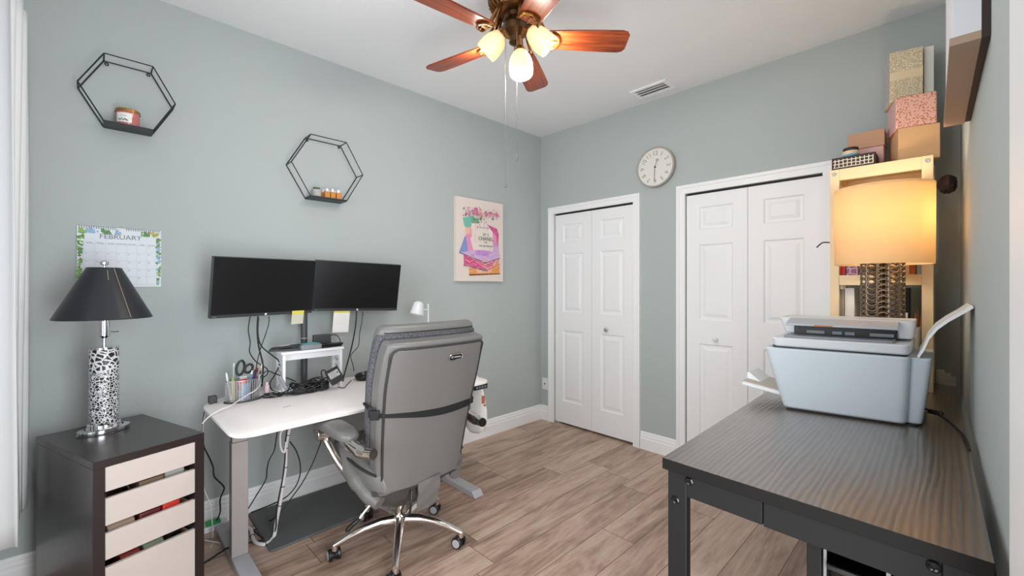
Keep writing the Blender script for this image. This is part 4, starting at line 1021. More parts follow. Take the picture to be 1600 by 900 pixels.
for i, r in enumerate((0.0036, 0.0032, 0.0030, 0.0036, 0.0032)):
    MB().tube(wander(20+i, -2.48, 0.845+0.02*(i-2), 0.055, 0.105, DZ+0.005, DZ+0.065, 15), r, 7).build('cord', M_CORD, tg)
MB().box((-2.46, 0.92, DZ+0.028), (0.05, 0.055, 0.045), rz=0.4).build('plug', M_BLACK, tg, bevel=0.006)
MB().box((-2.47, 0.80, DZ+0.022), (0.05, 0.06, 0.04), rz=-0.3).build('plug', M_BLACK, tg, bevel=0.006)
tag(MB().tube(wander(5, -2.50, 0.675, 0.035, 0.06, DZ+0.003, DZ+0.02, 18), 0.0026, 6).build('thin_cord', M_CORD), 'thin black cord coiled between the mesh holder and the riser', 'cord')
cn2 = MB(); p0, p1 = onx(437, 588, -2.44), onx(447, 608, -2.40)
tag(cn2.cyl(p0, p1, 0.009, n=12).build('cable_plug', M_PRINTDK, bevel=0.002), 'grey plug with silver tip at the left of the cord tangle', 'plug')
ms = thing('computer_mouse', 'black contoured mouse on the desk beside the office chair', 'mouse', (-2.56, 1.20, DZ))
msb = MB(); msb.sphere((-2.56, 1.20, DZ+0.020), 1.0, (0.058, 0.042, 0.026), 20, 12)
for v in msb.bm.verts:
    if v.co.z < DZ+0.001: v.co.z = DZ+0.001
msb.build('shell', M_BLACK, ms)
MB().sphere((-2.548, 1.225, DZ+0.034), 1.0, (0.036, 0.026, 0.020), 16, 10).build('thumb_rest', M_DKGREY, ms)
MB().cyl((-2.53, 1.186, DZ+0.040), (-2.53, 1.196, DZ+0.041), 0.008, n=12).build('scroll_wheel', M_PRINTDK, ms)
MB().tube([onz(549, 594, DZ+0.003), onz(543, 600, DZ+0.003), onz(537, 606, DZ+0.003), onz(528, 604, DZ+0.003)], 0.0022, 6).build('mouse_cord', M_CORD, ms)

# ------------------------------------------------------------------ hanging and trailing cords
def cord(label, pts, r, m_=M_CORD, name='cable', grp='loose cables'):
    return tag(MB().tube(pts, r, 8).build(name, m_), label, 'cable', grp)
H = lambda X, *xy: [onx(a, b, X) for a, b in xy]
cord('thin black cable hanging leftmost under the left monitor', H(-2.62, (391, 494), (388, 515), (391, 535), (390, 550), (400, 565), (416, 575), (418, 584), (408, 592)), 0.0028)
cord('thick black cable hanging straight under the left monitor', H(-2.61, (403, 494), (402, 515), (404, 540), (410, 565), (411, 580), (409, 604)), 0.0042)
cord('black cable curving from under the left monitor to the riser', H(-2.605, (404, 496), (403, 520), (408, 540), (425, 555), (435, 563), (436, 572), (428, 588), (422, 598), (424, 608), (432, 612)), 0.0034)
cord('thin black cable with plug at the right under the left monitor', H(-2.63, (420, 494), (420, 505), (414, 525), (407, 545), (401, 570), (399, 590)), 0.0024)
cord('thick black cable hanging under the right monitor', H(-2.60, (557, 486), (556, 505), (552, 530), (546, 556), (538, 585), (535, 600)), 0.0044)
cord('thin black cable crossing the thick one under the right monitor', H(-2.615, (567, 487), (565, 505), (562, 520), (560, 540), (551, 551), (548, 558), (552, 572), (553, 580)), 0.0024)
cord('black cable running right from the mesh holder to the tangle', H(-2.56, (402, 596), (416, 580), (430, 584), (447, 590), (462, 596)), 0.003)
Q = lambda *xyz: [Vector(p) for p in xyz]
# cables beneath the white desk
cord('leftmost black cable under the white desk', H(-2.52, (434, 668), (431, 690), (428, 705), (420, 720), (417, 735), (415, 750), (400, 775))+[onx(386, 798, -2.70)], 0.0032)
cord('black cable hanging beside the white cable tube under the desk', H(-2.42, (449, 668), (446, 690), (445, 720), (441, 750), (436, 775), (432, 800), (431, 825))+[onz(425, 838, 0.012), onz(414, 849, 0.006), onz(402, 846, 0.006)], 0.0036)
cord('black cable bowing out to the right under the desk', H(-2.54, (453, 690), (463, 705), (469, 725), (468, 745), (460, 763), (445, 778))+[onx(420, 790, -2.62), onx(392, 801, -2.66)], 0.0034)
cord('black cable sweeping down from behind the armrest to the floor', H(-2.55, (513, 650), (508, 672), (498, 700), (488, 725), (472, 755), (450, 785), (435, 805))+[onz(420, 815, 0.01), onz(400, 827, 0.006), onz(388, 830, 0.006)], 0.0034)
wt = thing('cable_tube', 'white spiral cable tube hanging under the middle of the desk', 'cable', (-2.42, 0.75, 0), 'loose cables')
wp = H(-2.43, (454, 664), (450, 680), (447, 700), (446, 730), (442, 760), (437, 790), (432, 815))+[onz(428, 838, 0.012), onz(415, 850, 0.010), onz(400, 848, 0.010), onz(394, 838, 0.010), onz(392, 828, 0.010), onz(380, 820, 0.010)]
MB().tube(wp, 0.0085, 10).build('sleeve', M_CORDW, wt)
bd = MB()
for i in (1, 2, 3, 4, 5, 8, 10): bd.torus(wp[i], (wp[i+1]-wp[i-1]), 0.009, 0.002, 12, 5)
bd.build('ties', M_BLACK, wt)
cord('white cable loop tucked under the middle of the white desk', H(-2.40, (472, 664), (455, 668), (440, 674), (438, 690), (440, 703), (445, 706), (447, 690)), 0.0045, M_CORDW)
cord('black cable dropping from the left corner of the desk', [onx(334, 624, -2.60)]+H(-2.62, (321, 640), (317, 668), (318, 695), (327, 715), (333, 730), (335, 745), (348, 758), (350, 765), (344, 780), (344, 800), (338, 814)), 0.0036)
cord('thin white cable dropping behind the drawer cabinet to the floor', H(-2.60, (334, 622), (325, 635), (318, 660), (316, 720), (318, 760), (327, 785), (331, 810))+[onz(332, 838, 0.004), onz(330, 855, 0.004)], 0.0024, M_CORDW)
cord('white cable lying across the left end of the white desk', H(-2.36, (316, 662), (328, 650), (345, 640)) + [onz(360, 634, DZ+0.02), onx(385, 618, -2.44), onx(400, 609, -2.455), onx(408, 598, -2.52)], 0.0026, M_CORDW)
cord('white cord running to the power strip beside the desk foot', [onz(314, 843, 0.004), onz(330, 846, 0.004), onz(348, 849, 0.004)], 0.003, M_CORDW)
cord('black cord on the floor crossing the left desk foot', [onz(312, 884, 0.006), onz(325, 876, 0.006), onz(340, 866, 0.008), onz(352, 858, 0.040), onz(358, 856, 0.045)], 0.0045)
cord('black cord looped on the floor right of the desk foot', [onz(388, 848, 0.006), onz(402, 846, 0.006), onz(412, 842, 0.012), onz(405, 836, 0.008), onz(398, 830, 0.008)], 0.004)
ps = thing('power_strip', 'white power strip with green plug on the floor against the left baseboard', 'power strip', (-2.72, 0.38, 0))
MB().span((-2.765, 0.285, 0.0), (-2.715, 0.525, 0.030)).build('strip', M_PLWHITE, ps, bevel=0.004)
MB().span((-2.755, 0.425, 0.0305), (-2.725, 0.490, 0.050)).build('green_plug', mat('bright_green', (40, 168, 84), 0.4), ps, bevel=0.003)
MB().span((-2.76, 0.345, 0.0305), (-2.72, 0.410, 0.062)).build('grey_plug', M_PRINTDK, ps, bevel=0.003)
MB().tube([(-2.74, 0.375, 0.06), (-2.70, 0.34, 0.09), (-2.66, 0.29, 0.05), (-2.62, 0.285, 0.005)], 0.004, 7).build('plug_cord', M_CORD, ps)

# ------------------------------------------------------------------ floor mat
mt = MB(); mo = rounded([(-2.300, 0.615), (-2.330, 1.62), (-2.770, 1.62), (-2.768, 0.625)], (0.02,)*4, 4)
mt.hexa([(p.x, p.y, 0.0) for p in mo], [(p.x, p.y, 0.012) for p in mo])
tag(mt.build('floor_mat', M_MAT, bevel=0.003), 'charcoal rubber mat on the floor beneath the white desk', 'mat')

# ------------------------------------------------------------------ office chair
OX, OY = -1.94, 1.112
ch = thing('office_chair', 'high-backed grey leather swivel chair with polished star base at the white desk', 'office chair', (OX, OY, 0))
MB().lathe([(0.034, 0.085), (0.040, 0.09), (0.040, 0.145), (0.033, 0.155), (0.028, 0.155)], (OX, OY, 0), n=24).build('hub', M_ALU, ch)
MB().lathe([(0.026, 0.08), (0.026, 0.27), (0.0, 0.271)], (OX, OY, 0), n=20).build('gas_column', M_ALU, ch)
MB().lathe([(0.019, 0.2715), (0.019, 0.36)], (OX, OY, 0), n=20, cap0=True, cap1=True).build('piston', M_CHROME, ch)
for i in range(5):
    a = math.radians(38+72*i+(3 if i == 2 else 0)); d = Vector((math.cos(a), math.sin(a), 0)); s = Vector((-d.y, d.x, 0))
    secs = [(0.032, 0.122, 0.026, 0.028), (0.10, 0.128, 0.023, 0.024), (0.18, 0.120, 0.020, 0.019), (0.25, 0.100, 0.017, 0.015), (0.295, 0.082, 0.016, 0.013), (0.318, 0.073, 0.013, 0.011)]
    lg = MB(); R = []
    for r, z, hw_, hh in secs:
        c = Vector((OX, OY, z))+d*r
        R.append([lg.v(c+s*hw_*math.cos(t)+Vector((0, 0, hh*math.sin(t)))) for t in [2*PI*j/12 for j in range(12)]])
    for p, q in zip(R, R[1:]): lg.bridge(p, q)
    lg._f(R[0][::-1]); lg._f(R[-1])
    e = Vector((OX, OY, 0))+d*0.310; lg.cyl(e+Vector((0, 0, 0.052)), e+Vector((0, 0, 0.074)), 0.014, n=14)
    lg.build('base_leg', M_ALU, ch, angle=50)
    ca = math.radians((200, 215, 185, 170, 205)[i]); cd = Vector((math.cos(ca), math.sin(ca), 0)); cs = Vector((-cd.y, cd.x, 0))
    cen = e+cd*0.012+Vector((0, 0, 0.0275))
    cst = MB().cyl(cen-cs*0.010, cen+cs*0.010, 0.020, n=16)
    cst.cyl(e+Vector((0, 0, 0.030)), e+Vector((0, 0, 0.052)), 0.009, n=10)
    co = cst.build('caster', M_BLACK, ch)
    for sg in (-1, 1):
        MB().lathe([(0.0, 0.011), (0.0265, 0.011), (0.0275, 0.014), (0.0275, 0.024), (0.024, 0.028), (0.0, 0.028)], cen, cs*sg, 24).build('wheel', M_BLACK, co)
        MB().lathe([(0.0205, 0.0282), (0.019, 0.0295), (0.0, 0.0295)], cen, cs*sg, 20).build('wheel_cap', M_SILVER, co)
MB().box((OX+0.02, OY, 0.345), (0.22, 0.16, 0.10)).build('tilt_mechanism', M_BLACK, ch, bevel=0.01)
# seat
st_ = MB(); secs = []
def slab(rows, w): 
    R = []
    for (x, zlo, zhi, hw_) in rows:
        ring = []
        for t in [2*PI*j/24 for j in range(24)]:
            c_, s_ = math.cos(t), math.sin(t); ex = 0.45
            ring.append(w.v((x, OY+hw_*math.copysign(abs(c_)**ex, c_), (zlo+zhi)/2+(zhi-zlo)/2*math.copysign(abs(s_)**ex, s_))))
        R.append(ring)
    for p, q in zip(R, R[1:]): w.bridge(p, q)
    w._f(R[0][::-1]); w._f(R[-1]); return w
slab([(-2.235, 0.43, 0.49, 0.20), (-2.225, 0.405, 0.515, 0.235), (-2.17, 0.39, 0.53, 0.255), (-2.05, 0.385, 0.525, 0.260), (-1.90, 0.380, 0.510, 0.258), (-1.76, 0.37, 0.50, 0.245), (-1.72, 0.375, 0.49, 0.22)], st_)
st_.build('seat', M_LEATHER, ch, angle=60)
pip = MB()
for sg in (-1, 1): pip.tube([(-2.22, OY+sg*0.225, 0.49), (-2.15, OY+sg*0.252, 0.50), (-2.0, OY+sg*0.261, 0.492), (-1.85, OY+sg*0.256, 0.477), (-1.74, OY+sg*0.235, 0.47)], 0.006, 8)
pip.build('seat_piping', M_PIPING, ch)
# side bolsters sweeping from the seat front down to the back foot
for sg in (-1, 1):
    b_ = MB(); y = OY+sg*0.238
    b_.tube([(-2.13, y, 0.535), (-2.07, y+sg*0.008, 0.50), (-1.95, y+sg*0.006, 0.435), (-1.84, y-sg*0.004, 0.375), (-1.76, y-sg*0.03, 0.335)], [0.030, 0.042, 0.047, 0.045, 0.038, 0.03], 14)
    b_.build('seat_bolster', M_LEATHER, ch)
# back shell: a leaning slab, wider at the shoulders
def back_pt(t, yn, o):      # t 0..1 bottom to top, yn -1..1, o offset towards the desk
    z = 0.365+0.690*t; x = -1.715+0.150*t-0.030*math.sin(PI*t)*0.6
    hw_ = 0.222+0.045*min(1, t*1.4)-0.004*t
    lean = Vector((-0.977, 0, 0.21))
    return Vector((x, 1.108+0.008*t+yn*hw_, z))+lean*o+Vector((-0.035*(abs(yn)**3), 0, 0))
def back_slab(name, t0, t1, yn, o0, o1, m_, bev, sub=0, N=16, K=14, rnd=0.02):
    w = MB(); F, B = [], []
    for j in range(K+1):
        t = t0+(t1-t0)*j/K; fr, br = [], []
        ed_ = 1.0
        if j == 0 or j == K: ed_ = 1-rnd*2.2
        elif j == 1 or j == K-1: ed_ = 1-rnd*0.5
        for i in range(N+1):
            s = -1+2*i/N
            fr.append(w.v(back_pt(t, s*yn*ed_, o0))); br.append(w.v(back_pt(t, s*yn*ed_, o1)))
        F.append(fr); B.append(br)
    for j in range(K):
        for i in range(N):
            w._f([F[j][i], F[j][i+1], F[j+1][i+1], F[j+1][i]]); w._f([B[j][i+1], B[j][i], B[j+1][i], B[j+1][i+1]])
        w._f([F[j][0], F[j+1][0], B[j+1][0], B[j][0]]); w._f([F[j][N], B[j][N], B[j+1][N], F[j+1][N]])
    for i in range(N):
        w._f([F[0][i], B[0][i], B[0][i+1], F[0][i+1]]); w._f([F[K][i], F[K][i+1], B[K][i+1], B[K][i]])
    return w.build(name, m_, ch, bevel=bev, seg=3, angle=50, sub=sub)
back_slab('back_shell', 0.0, 1.0, 1.0, 0.0, 0.075, M_LEATHER, 0.014)
back_slab('back_panel', 0.03, 0.965, 0.915, -0.009, 0.004, M_LEATHER, 0.006)
pp = MB(); loop_ = []
for s in [i/10 for i in range(-9, 10)]: loop_.append(back_pt(0.968, s*0.98*0.93, -0.007))
for t in [0.95-0.05*i for i in range(18)]: loop_.append(back_pt(t, 0.925, -0.007))
for s in [i/10 for i in range(9, -10, -1)]: loop_.append(back_pt(0.028, s*0.98*0.93, -0.007))
for t in [0.09+0.05*i for i in range(18)]: loop_.append(back_pt(t, -0.925, -0.007))
pp.tube(loop_, 0.0048, 7, closed=True, sub=2); pp.build('back_piping', M_PIPING, ch)
# lower housing below the back
lw = MB(); R = []
for (z, x, hw_, dx) in ((0.40, -1.730, 0.218, 0.02), (0.355, -1.745, 0.205, 0.04), (0.305, -1.765, 0.175, 0.07), (0.260, -1.800, 0.13, 0.08), (0.235, -1.85, 0.08, 0.06)):
    R.append([lw.v((x-dx+dx*math.cos(t), 1.085+hw_*math.sin(t)+0.0, z)) for t in [2*PI*j/24 for j in range(24)]])
for p, q in zip(R, R[1:]): lw.bridge(p, q)
lw._f(R[0][::-1]); lw._f(R[-1]); lw.build('lower_housing', M_LEATHERDK, ch, angle=60)
fp = MB(); G = []
for j in range(9):
    t = j/8; z = 0.400-0.150*t; G.append([Vector((-1.694-0.03*t*t+0.004*math.sin(j*1.7+s*3), 1.122+0.060*s*(1-0.06*t), z+0.006*s)) for s in (-1, -.6, -.2, .2, .6, 1)])
FV = [[fp.v(p) for p in r] for r in G]; BV = [[fp.v(p+Vector((-0.006, 0, 0))) for p in r] for r in G]
for j in range(8):
    for i in range(5):
        fp._f([FV[j][i], FV[j][i+1], FV[j+1][i+1], FV[j+1][i]]); fp._f([BV[j][i+1], BV[j][i], BV[j+1][i], BV[j+1][i+1]])
    fp._f([FV[j][0], FV[j+1][0], BV[j+1][0], BV[j][0]]); fp._f([FV[j][5], BV[j][5], BV[j+1][5], FV[j+1][5]])
for i in range(5): fp._f([FV[0][i], BV[0][i], BV[0][i+1], FV[0][i+1]]); fp._f([FV[8][i], FV[8][i+1], BV[8][i+1], BV[8][i]])
fp.build('rear_flap', M_LEATHER, ch, angle=60)
MB().tube([(-1.725, 1.045, 0.36), (-1.715, 1.035, 0.31), (-1.72, 1.03, 0.262), (-1.735, 1.01, 0.255), (-1.74, 1.0, 0.275), (-1.74, 1.02, 0.31)], 0.005, 8).build('cord_loop', M_BLACK, ch)
lv = MB().tube([(-1.90, 1.02, 0.33), onx(578, 790, -1.93), onx(562, 810, -1.94)], 0.006, 8).build('recline_lever', M_ALU, ch)
MB().tube([onx(562, 810, -1.94), onx(549, 822, -1.95), onx(540, 831, -1.955)], [0.008, 0.011, 0.011, 0.006], 10).build('lever_grip', M_BLACK, lv)
# added back cushion with mesh sides, held by a strap
back_slab('cushion_mesh', 0.16, 1.022, 1.030, 0.076, 0.118, M_MESH, 0.016)
back_slab('cushion_face', 0.17, 1.066, 0.985, 0.085, 0.150, M_LEATHER, 0.022)
cp_ = MB()
cp_.tube([back_pt(1.030, s/10*1.0, 0.086) for s in range(-9, 10)], 0.004, 6)
cp_.build('cushion_piping', M_PIPING, ch)
sw = MB(); N = 26; G = []
for i in range(N+1):
    s = -1+2*i/N; t = 0.548-0.035*(s+1)/2-0.022*math.cos(s*PI/2)**2+0.01
    c = back_pt(t, s*1.03, -0.0125 if abs(s) < 0.9 else -0.008); hh = 0.014+0.006*math.sin(s*2+0.6)
    tw = 0.003
    G.append((c+Vector((0, 0, hh)), c-Vector((0, 0, hh))))
fv = [(sw.v(a), sw.v(b)) for a, b in G]; bv = [(sw.v(a+Vector((-.003, 0, 0))), sw.v(b+Vector((-.003, 0, 0)))) for a, b in G]
for i in range(N):
    sw._f([fv[i][0], fv[i+1][0], fv[i+1][1], fv[i][1]]); sw._f([bv[i][0], bv[i][1], bv[i+1][1], bv[i+1][0]])
    sw._f([fv[i][0], bv[i][0], bv[i+1][0], fv[i+1][0]]); sw._f([fv[i][1], fv[i+1][1], bv[i+1][1], bv[i][1]])
for sg, s in ((0, -1.0), (1, 1.0)):
    t = 0.558 if sg == 0 else 0.523
    sw.tube([back_pt(t, s*1.032, -0.004), back_pt(t+0.01, s*1.05, 0.03), back_pt(t+0.03, s*1.075, 0.085)], 0.006, 6)
so_ = sw.build('strap', M_STRAP, ch)
bk = MB(); bc = back_pt(0.562, -1.01, 0.004)
bk.box(bc+Vector((0.004, -0.012, 0)), (0.016, 0.040, 0.040), rz=-0.6); bk.box(bc+Vector((-0.014, -0.02, 0.012)), (0.012, 0.02, 0.045), rz=-0.6)
bk.build('buckle', M_BLACK, so_, bevel=0.004)
# oval badge on the back
bt_, bs_ = 0.885, 0.26
bcn = back_pt(bt_, bs_, -0.0118); bu = (back_pt(bt_+0.05, bs_, 0)-back_pt(bt_-0.05, bs_, 0)).normalized(); br_ = Vector((0, 1, 0)); bn = br_.cross(bu).normalized()
if bn.x < 0: bn = -bn
def stad(hw_, hh, n=10): return [(hw_-hh+hh*math.cos(a), hh*math.sin(a)) for a in [-PI/2+PI*i/n for i in range(n+1)]]+[(-hw_+hh+hh*math.cos(a), hh*math.sin(a)) for a in [PI/2+PI*i/n for i in range(n+1)]]
bo_ = MB().prism([bcn+br_*a+bu*b_ for a, b_ in stad(0.036, 0.0135)], bn*0.003).build('badge', mat('badge_black', (26, 22, 20), 0.4), ch)
MB().tube([bcn+br_*a+bu*b_+bn*0.003 for a, b_ in stad(0.036, 0.0135)], 0.0022, 6, smooth=False, closed=True).build('badge_rim', M_CHROME, bo_)
bl_ = MB(); bl_.torus(bcn-br_*0.020+bn*0.0032, bn, 0.005, 0.001, 14, 5); bl_.box(bcn-br_*0.020+bn*0.0034, (0.002, 0.004, 0.002))
for k in range(5): bl_.box(bcn+br_*(-0.006+k*0.0072)+bn*0.0034, (0.0008, 0.005, 0.006 if k % 2 else 0.0072))
bl_.build('badge_emblem', M_SILVER, bo_)
# armrests
for sg in (-1, 1):
    y = OY+sg*(0.325 if sg < 0 else 0.290)
    R = []
    fr = MB()
    # polished frame: from the back tip forward under the pad, round the front boss and down to the seat
    fr.tube([(-1.622, y-sg*0.020, 0.618), (-1.69, y-sg*0.004, 0.612), (-1.80, y+sg*0.006, 0.626), (-1.92, y, 0.640), (-2.03, y, 0.640), (-2.085, y, 0.625), (-2.095, y, 0.595), (-2.06, y-sg*0.010, 0.550), (-2.00, y-sg*0.03, 0.480), (-1.955, y-sg*0.055, 0.425)], [0.022, 0.027, 0.023, 0.018, 0.017, 0.019, 0.021, 0.020, 0.018, 0.017], 12)
    ao = fr.build('armrest', M_ALU, ch)
    MB().cyl((-2.062, y-0.044, 0.600), (-2.062, y+0.044, 0.600), 0.029, n=20).build('boss', M_ALU, ao, bevel=0.004)
    pad = MB()
    for (x, z, hw_, hh) in ((-1.770, 0.647, 0.016, 0.010), (-1.785, 0.649, 0.036, 0.022), (-1.84, 0.652, 0.047, 0.026), (-1.95, 0.654, 0.050, 0.027), (-2.05, 0.650, 0.048, 0.027), (-2.105, 0.630, 0.042, 0.025), (-2.125, 0.600, 0.034, 0.020), (-2.126, 0.575, 0.018, 0.012)):
        ring = []
        for t in [2*PI*j/18 for j in range(18)]:
            c_, s_ = math.cos(t), math.sin(t)
            ring.append(pad.v((x, y+hw_*math.copysign(abs(c_)**0.6, c_), z+hh*math.copysign(abs(s_)**0.7, s_))))
        R.append(ring)
    for p, q in zip(R, R[1:]): pad.bridge(p, q)
    pad._f(R[0][::-1]); pad._f(R[-1]); pad.build('arm_pad', M_LEATHER, ao, angle=60)


# ------------------------------------------------------------------ black desk on the right
TZ = 0.797
NL, NR = Vector((-0.586, 1.184, 0)), Vector((0.056, 1.159, 0)); FL, FR = Vector((-0.622, 3.095, 0)), Vector((0.016, 3.095, 0))
bd_ = thing('black_desk', 'long black wood-topped desk with metal legs along the right wall', 'desk', (-0.28, 2.1, 0))
def up3(p, z): return Vector((p.x, p.y, z))
top = MB(); top.hexa([up3(p, TZ-0.032) for p in (NL, NR, FR, FL)], [up3(p, TZ) for p in (NL, NR, FR, FL)])
for f in top.bm.faces: f.material_index = 0 if abs(f.normal.z) > 0.5 else 1
bmesh.ops.recalc_face_normals(top.bm, faces=top.bm.faces[:])
for f in top.bm.faces: f.material_index = 0 if f.normal.z > 0.5 else 1
top.build('desk_top', [M_DESKTOP, M_BLACKEDGE], bd_, bevel=0.0015)
def inn(u, v):      # u across 0..1 left to right, v metres from the near edge
    p = NL.lerp(NR, u); q = FL.lerp(FR, u); return p+(q-p).normalized()*v
ea = (NR-NL).normalized(); eb = (FL-NL).normalized()
def post(o, w1, w2, z0, z1):
    return MB().hexa([up3(p, z0) for p in (o, o+ea*w1, o+ea*w1+eb*w2, o+eb*w2)], [up3(p, z1) for p in (o, o+ea*w1, o+ea*w1+eb*w2, o+eb*w2)])
AZ_ = TZ-0.0325
L1 = NL+ea*0.012+eb*0.012
post(L1, 0.055, 0.03, 0, AZ_).build('leg', M_BLACKMETAL, bd_, bevel=0.002)
post(NR-ea*0.067+eb*0.012, 0.055, 0.03, 0, AZ_).build('leg', M_BLACKMETAL, bd_, bevel=0.002)
post(FL+ea*0.012-eb*0.05, 0.055, 0.03, 0, AZ_).build('leg', M_BLACKMETAL, bd_, bevel=0.002)
post(FR-ea*0.067-eb*0.05, 0.055, 0.03, 0, AZ_).build('leg', M_BLACKMETAL, bd_, bevel=0.002)
post(NL+ea*0.342+eb*0.075, 0.03, 0.03, 0, AZ_-0.0005).build('leg', M_BLACKMETAL, bd_, bevel=0.002)
W = (NR-NL).length
post(NL+ea*0.0675+eb*0.013, W*0.405-0.0675, 0.022, AZ_-0.062, AZ_).build('apron', M_BLACKMETAL, bd_, bevel=0.001)
post(NL+ea*(W*0.405+0.0025)+eb*0.013, W*0.595-0.0025-0.0675, 0.022, AZ_-0.064, AZ_).build('apron', M_BLACKMETAL, bd_, bevel=0.001)
sd = post(NL+ea*0.013+eb*0.0425, 0.022, 1.83, AZ_-0.055, AZ_); sd.build('side_rail', M_BLACKMETAL, bd_)
fn = -eb
for (px, py) in ((1077, 752), (1055.5, 781), (1459, 885)):
    d = _ray(px, py); o_ = NL+eb*0.012; nrm_ = Vector((ea.y, -ea.x, 0)); k_ = (o_.x*nrm_.x+o_.y*nrm_.y)/(d.x*nrm_.x+d.y*nrm_.y); P0 = Vector((0, 0, CAM_H))+d*k_
    MB().lathe([(0.0, 0.0005), (0.0045, 0.0005), (0.005, 0.003), (0.0085, 0.0045), (0.0115, 0.002), (0.012, -0.001)], P0, nrm_ if nrm_.y < 0 else -nrm_, 20).build('bolt', M_BLACKGLOSS, bd_)
# organiser under the desk
og = thing('drawer_organiser', 'black drawer organiser with pale edges standing under the black desk', 'drawer unit', (-0.14, 1.45, 0))
gx0, gx1, gy0, gy1, gz = -0.230, 0.035, 1.33, 1.75, 0.66
bx_ = MB(); bx_.span((gx0, gy0, gz-0.012), (gx1, gy1, gz)); bx_.span((gx0, gy0, 0), (gx0+0.010, gy1, gz-0.0125)); bx_.span((gx1-0.010, gy0, 0), (gx1, gy1, gz-0.0125)); bx_.span((gx0+0.0105, gy1-0.01, 0), (gx1-0.0105, gy1, gz-0.0125))
bx_.build('carcass', M_BLACKMETAL, og)
be = MB(); be.span((gx0, gy0-0.004, 0), (gx0+0.011, gy0-0.0003, gz)); be.span((-0.105, gy0-0.004, 0), (-0.097, gy0-0.0003, gz-0.0))
be.build('pale_edging', mat('pale_grey_edge', (176, 174, 178), 0.4), og)
for k in range(4):
    z1_ = gz-0.03-k*0.155
    for (xa, xb) in ((gx0+0.014, -0.108), (-0.094, gx1-0.012)):
        dd_ = MB().span((xa, gy0-0.012, z1_-0.12), (xb, gy0+0.30, z1_-0.030)).build('drawer', M_BLACKGLOSS, og, bevel=0.003)
        MB().span((xa, gy0-0.022, z1_-0.040), (xb, gy0-0.0125, z1_-0.028)).build('lip_handle', M_BEZEL, dd_, bevel=0.002)

# ------------------------------------------------------------------ printer
pr = thing('printer', 'pale grey inkjet printer standing on the black desk', 'printer', (-0.30, 2.22, TZ))
zT = 1.043
Y0 = 2.00; SK = (2.060-2.004)/(0.478-0.108)      # the printer is turned a little on the desk
def pf(x, o=0.0): return Y0+0.004+(x+0.478)*SK+o
b0 = TZ+0.006
def pbody(xl_b, xr_b, xl_t, xr_t, o0, o1, z0, z1, rad=0.03):
    P0 = rounded([(xl_b, pf(xl_b, o0)), (xr_b, pf(xr_b, o0)), (xr_b, pf(xr_b, o1)), (xl_b, pf(xl_b, o1))], (rad,)*4, 6)
    P1 = rounded([(xl_t, pf(xl_t, o0)), (xr_t, pf(xr_t, o0)), (xr_t, pf(xr_t, o1)), (xl_t, pf(xl_t, o1))], (rad,)*4, 6)
    return MB().hexa([(p.x, p.y, z0) for p in P0], [(p.x, p.y, z1) for p in P1])
pbody(-0.478, -0.108, -0.545, -0.098, 0.0, 0.38, b0, zT, 0.028).build('body', M_PRINTER, pr, bevel=0.008, seg=3, angle=50)
pbody(-0.15, -0.070, -0.15, -0.045, 0.03, 0.36, b0, zT-0.004, 0.02).build('rear_block', M_PRINTER, pr, bevel=0.006, seg=3, angle=50)
pbody(-0.47, -0.08, -0.47, -0.08, 0.02, 0.36, TZ, b0, 0.01).build('foot_rail', M_BLACK, pr)
pbody(-0.515, -0.108, -0.520, -0.104, 0.008, 0.36, zT+0.0005, zT+0.006, 0.02).build('shadow_gap', M_BLACK, pr)
pbody(-0.510, -0.100, -0.520, -0.100, -0.002, 0.37, zT+0.0065, zT+0.042, 0.026).build('scanner_lid', M_PRINTER2, pr, bevel=0.006, seg=3, angle=50)
pbody(-0.480, -0.145, -0.480, -0.145, 0.030, 0.20, zT+0.0425, zT+0.050, 0.012).build('document_bed', M_PRINTDK, pr)
pbody(-0.50, -0.100, -0.525, -0.095, 0.14, 0.36, zT+0.0505, zT+0.118, 0.02).build('document_feeder', M_PRINTER2, pr, bevel=0.005, seg=3, angle=50)
pbody(-0.465, -0.140, -0.465, -0.140, 0.125, 0.1395, zT+0.0505, zT+0.082, 0.004).build('feeder_slot', M_BLACK, pr)
for (xa, xb) in ((-0.42, -0.36), (-0.335, -0.305), (-0.295, -0.265), (-0.22, -0.15)): ro = MB(); ro.hexa([(xa, pf(xa, 0.118), zT+0.056), (xb, pf(xb, 0.118), zT+0.056), (xb, pf(xb, 0.1245), zT+0.056), (xa, pf(xa, 0.1245), zT+0.056)], [(xa, pf(xa, 0.118), zT+0.068), (xb, pf(xb, 0.118), zT+0.068), (xb, pf(xb, 0.1245), zT+0.068), (xa, pf(xa, 0.1245), zT+0.068)]); ro.build('feed_roller', M_PRINTDK, pr)
fc = MB(); fc.hexa([(-0.482, pf(-0.482, 0.060), zT+0.088), (-0.135, pf(-0.135, 0.060), zT+0.088), (-0.135, pf(-0.135, 0.14), zT+0.104), (-0.482, pf(-0.482, 0.14), zT+0.104)], [(-0.482, pf(-0.482, 0.060), zT+0.096), (-0.135, pf(-0.135, 0.060), zT+0.096), (-0.135, pf(-0.135, 0.145), zT+0.117), (-0.482, pf(-0.482, 0.145), zT+0.117)])
fco = fc.build('feeder_cover', mat('feeder_grey', (172, 178, 184), 0.35), pr, bevel=0.003)
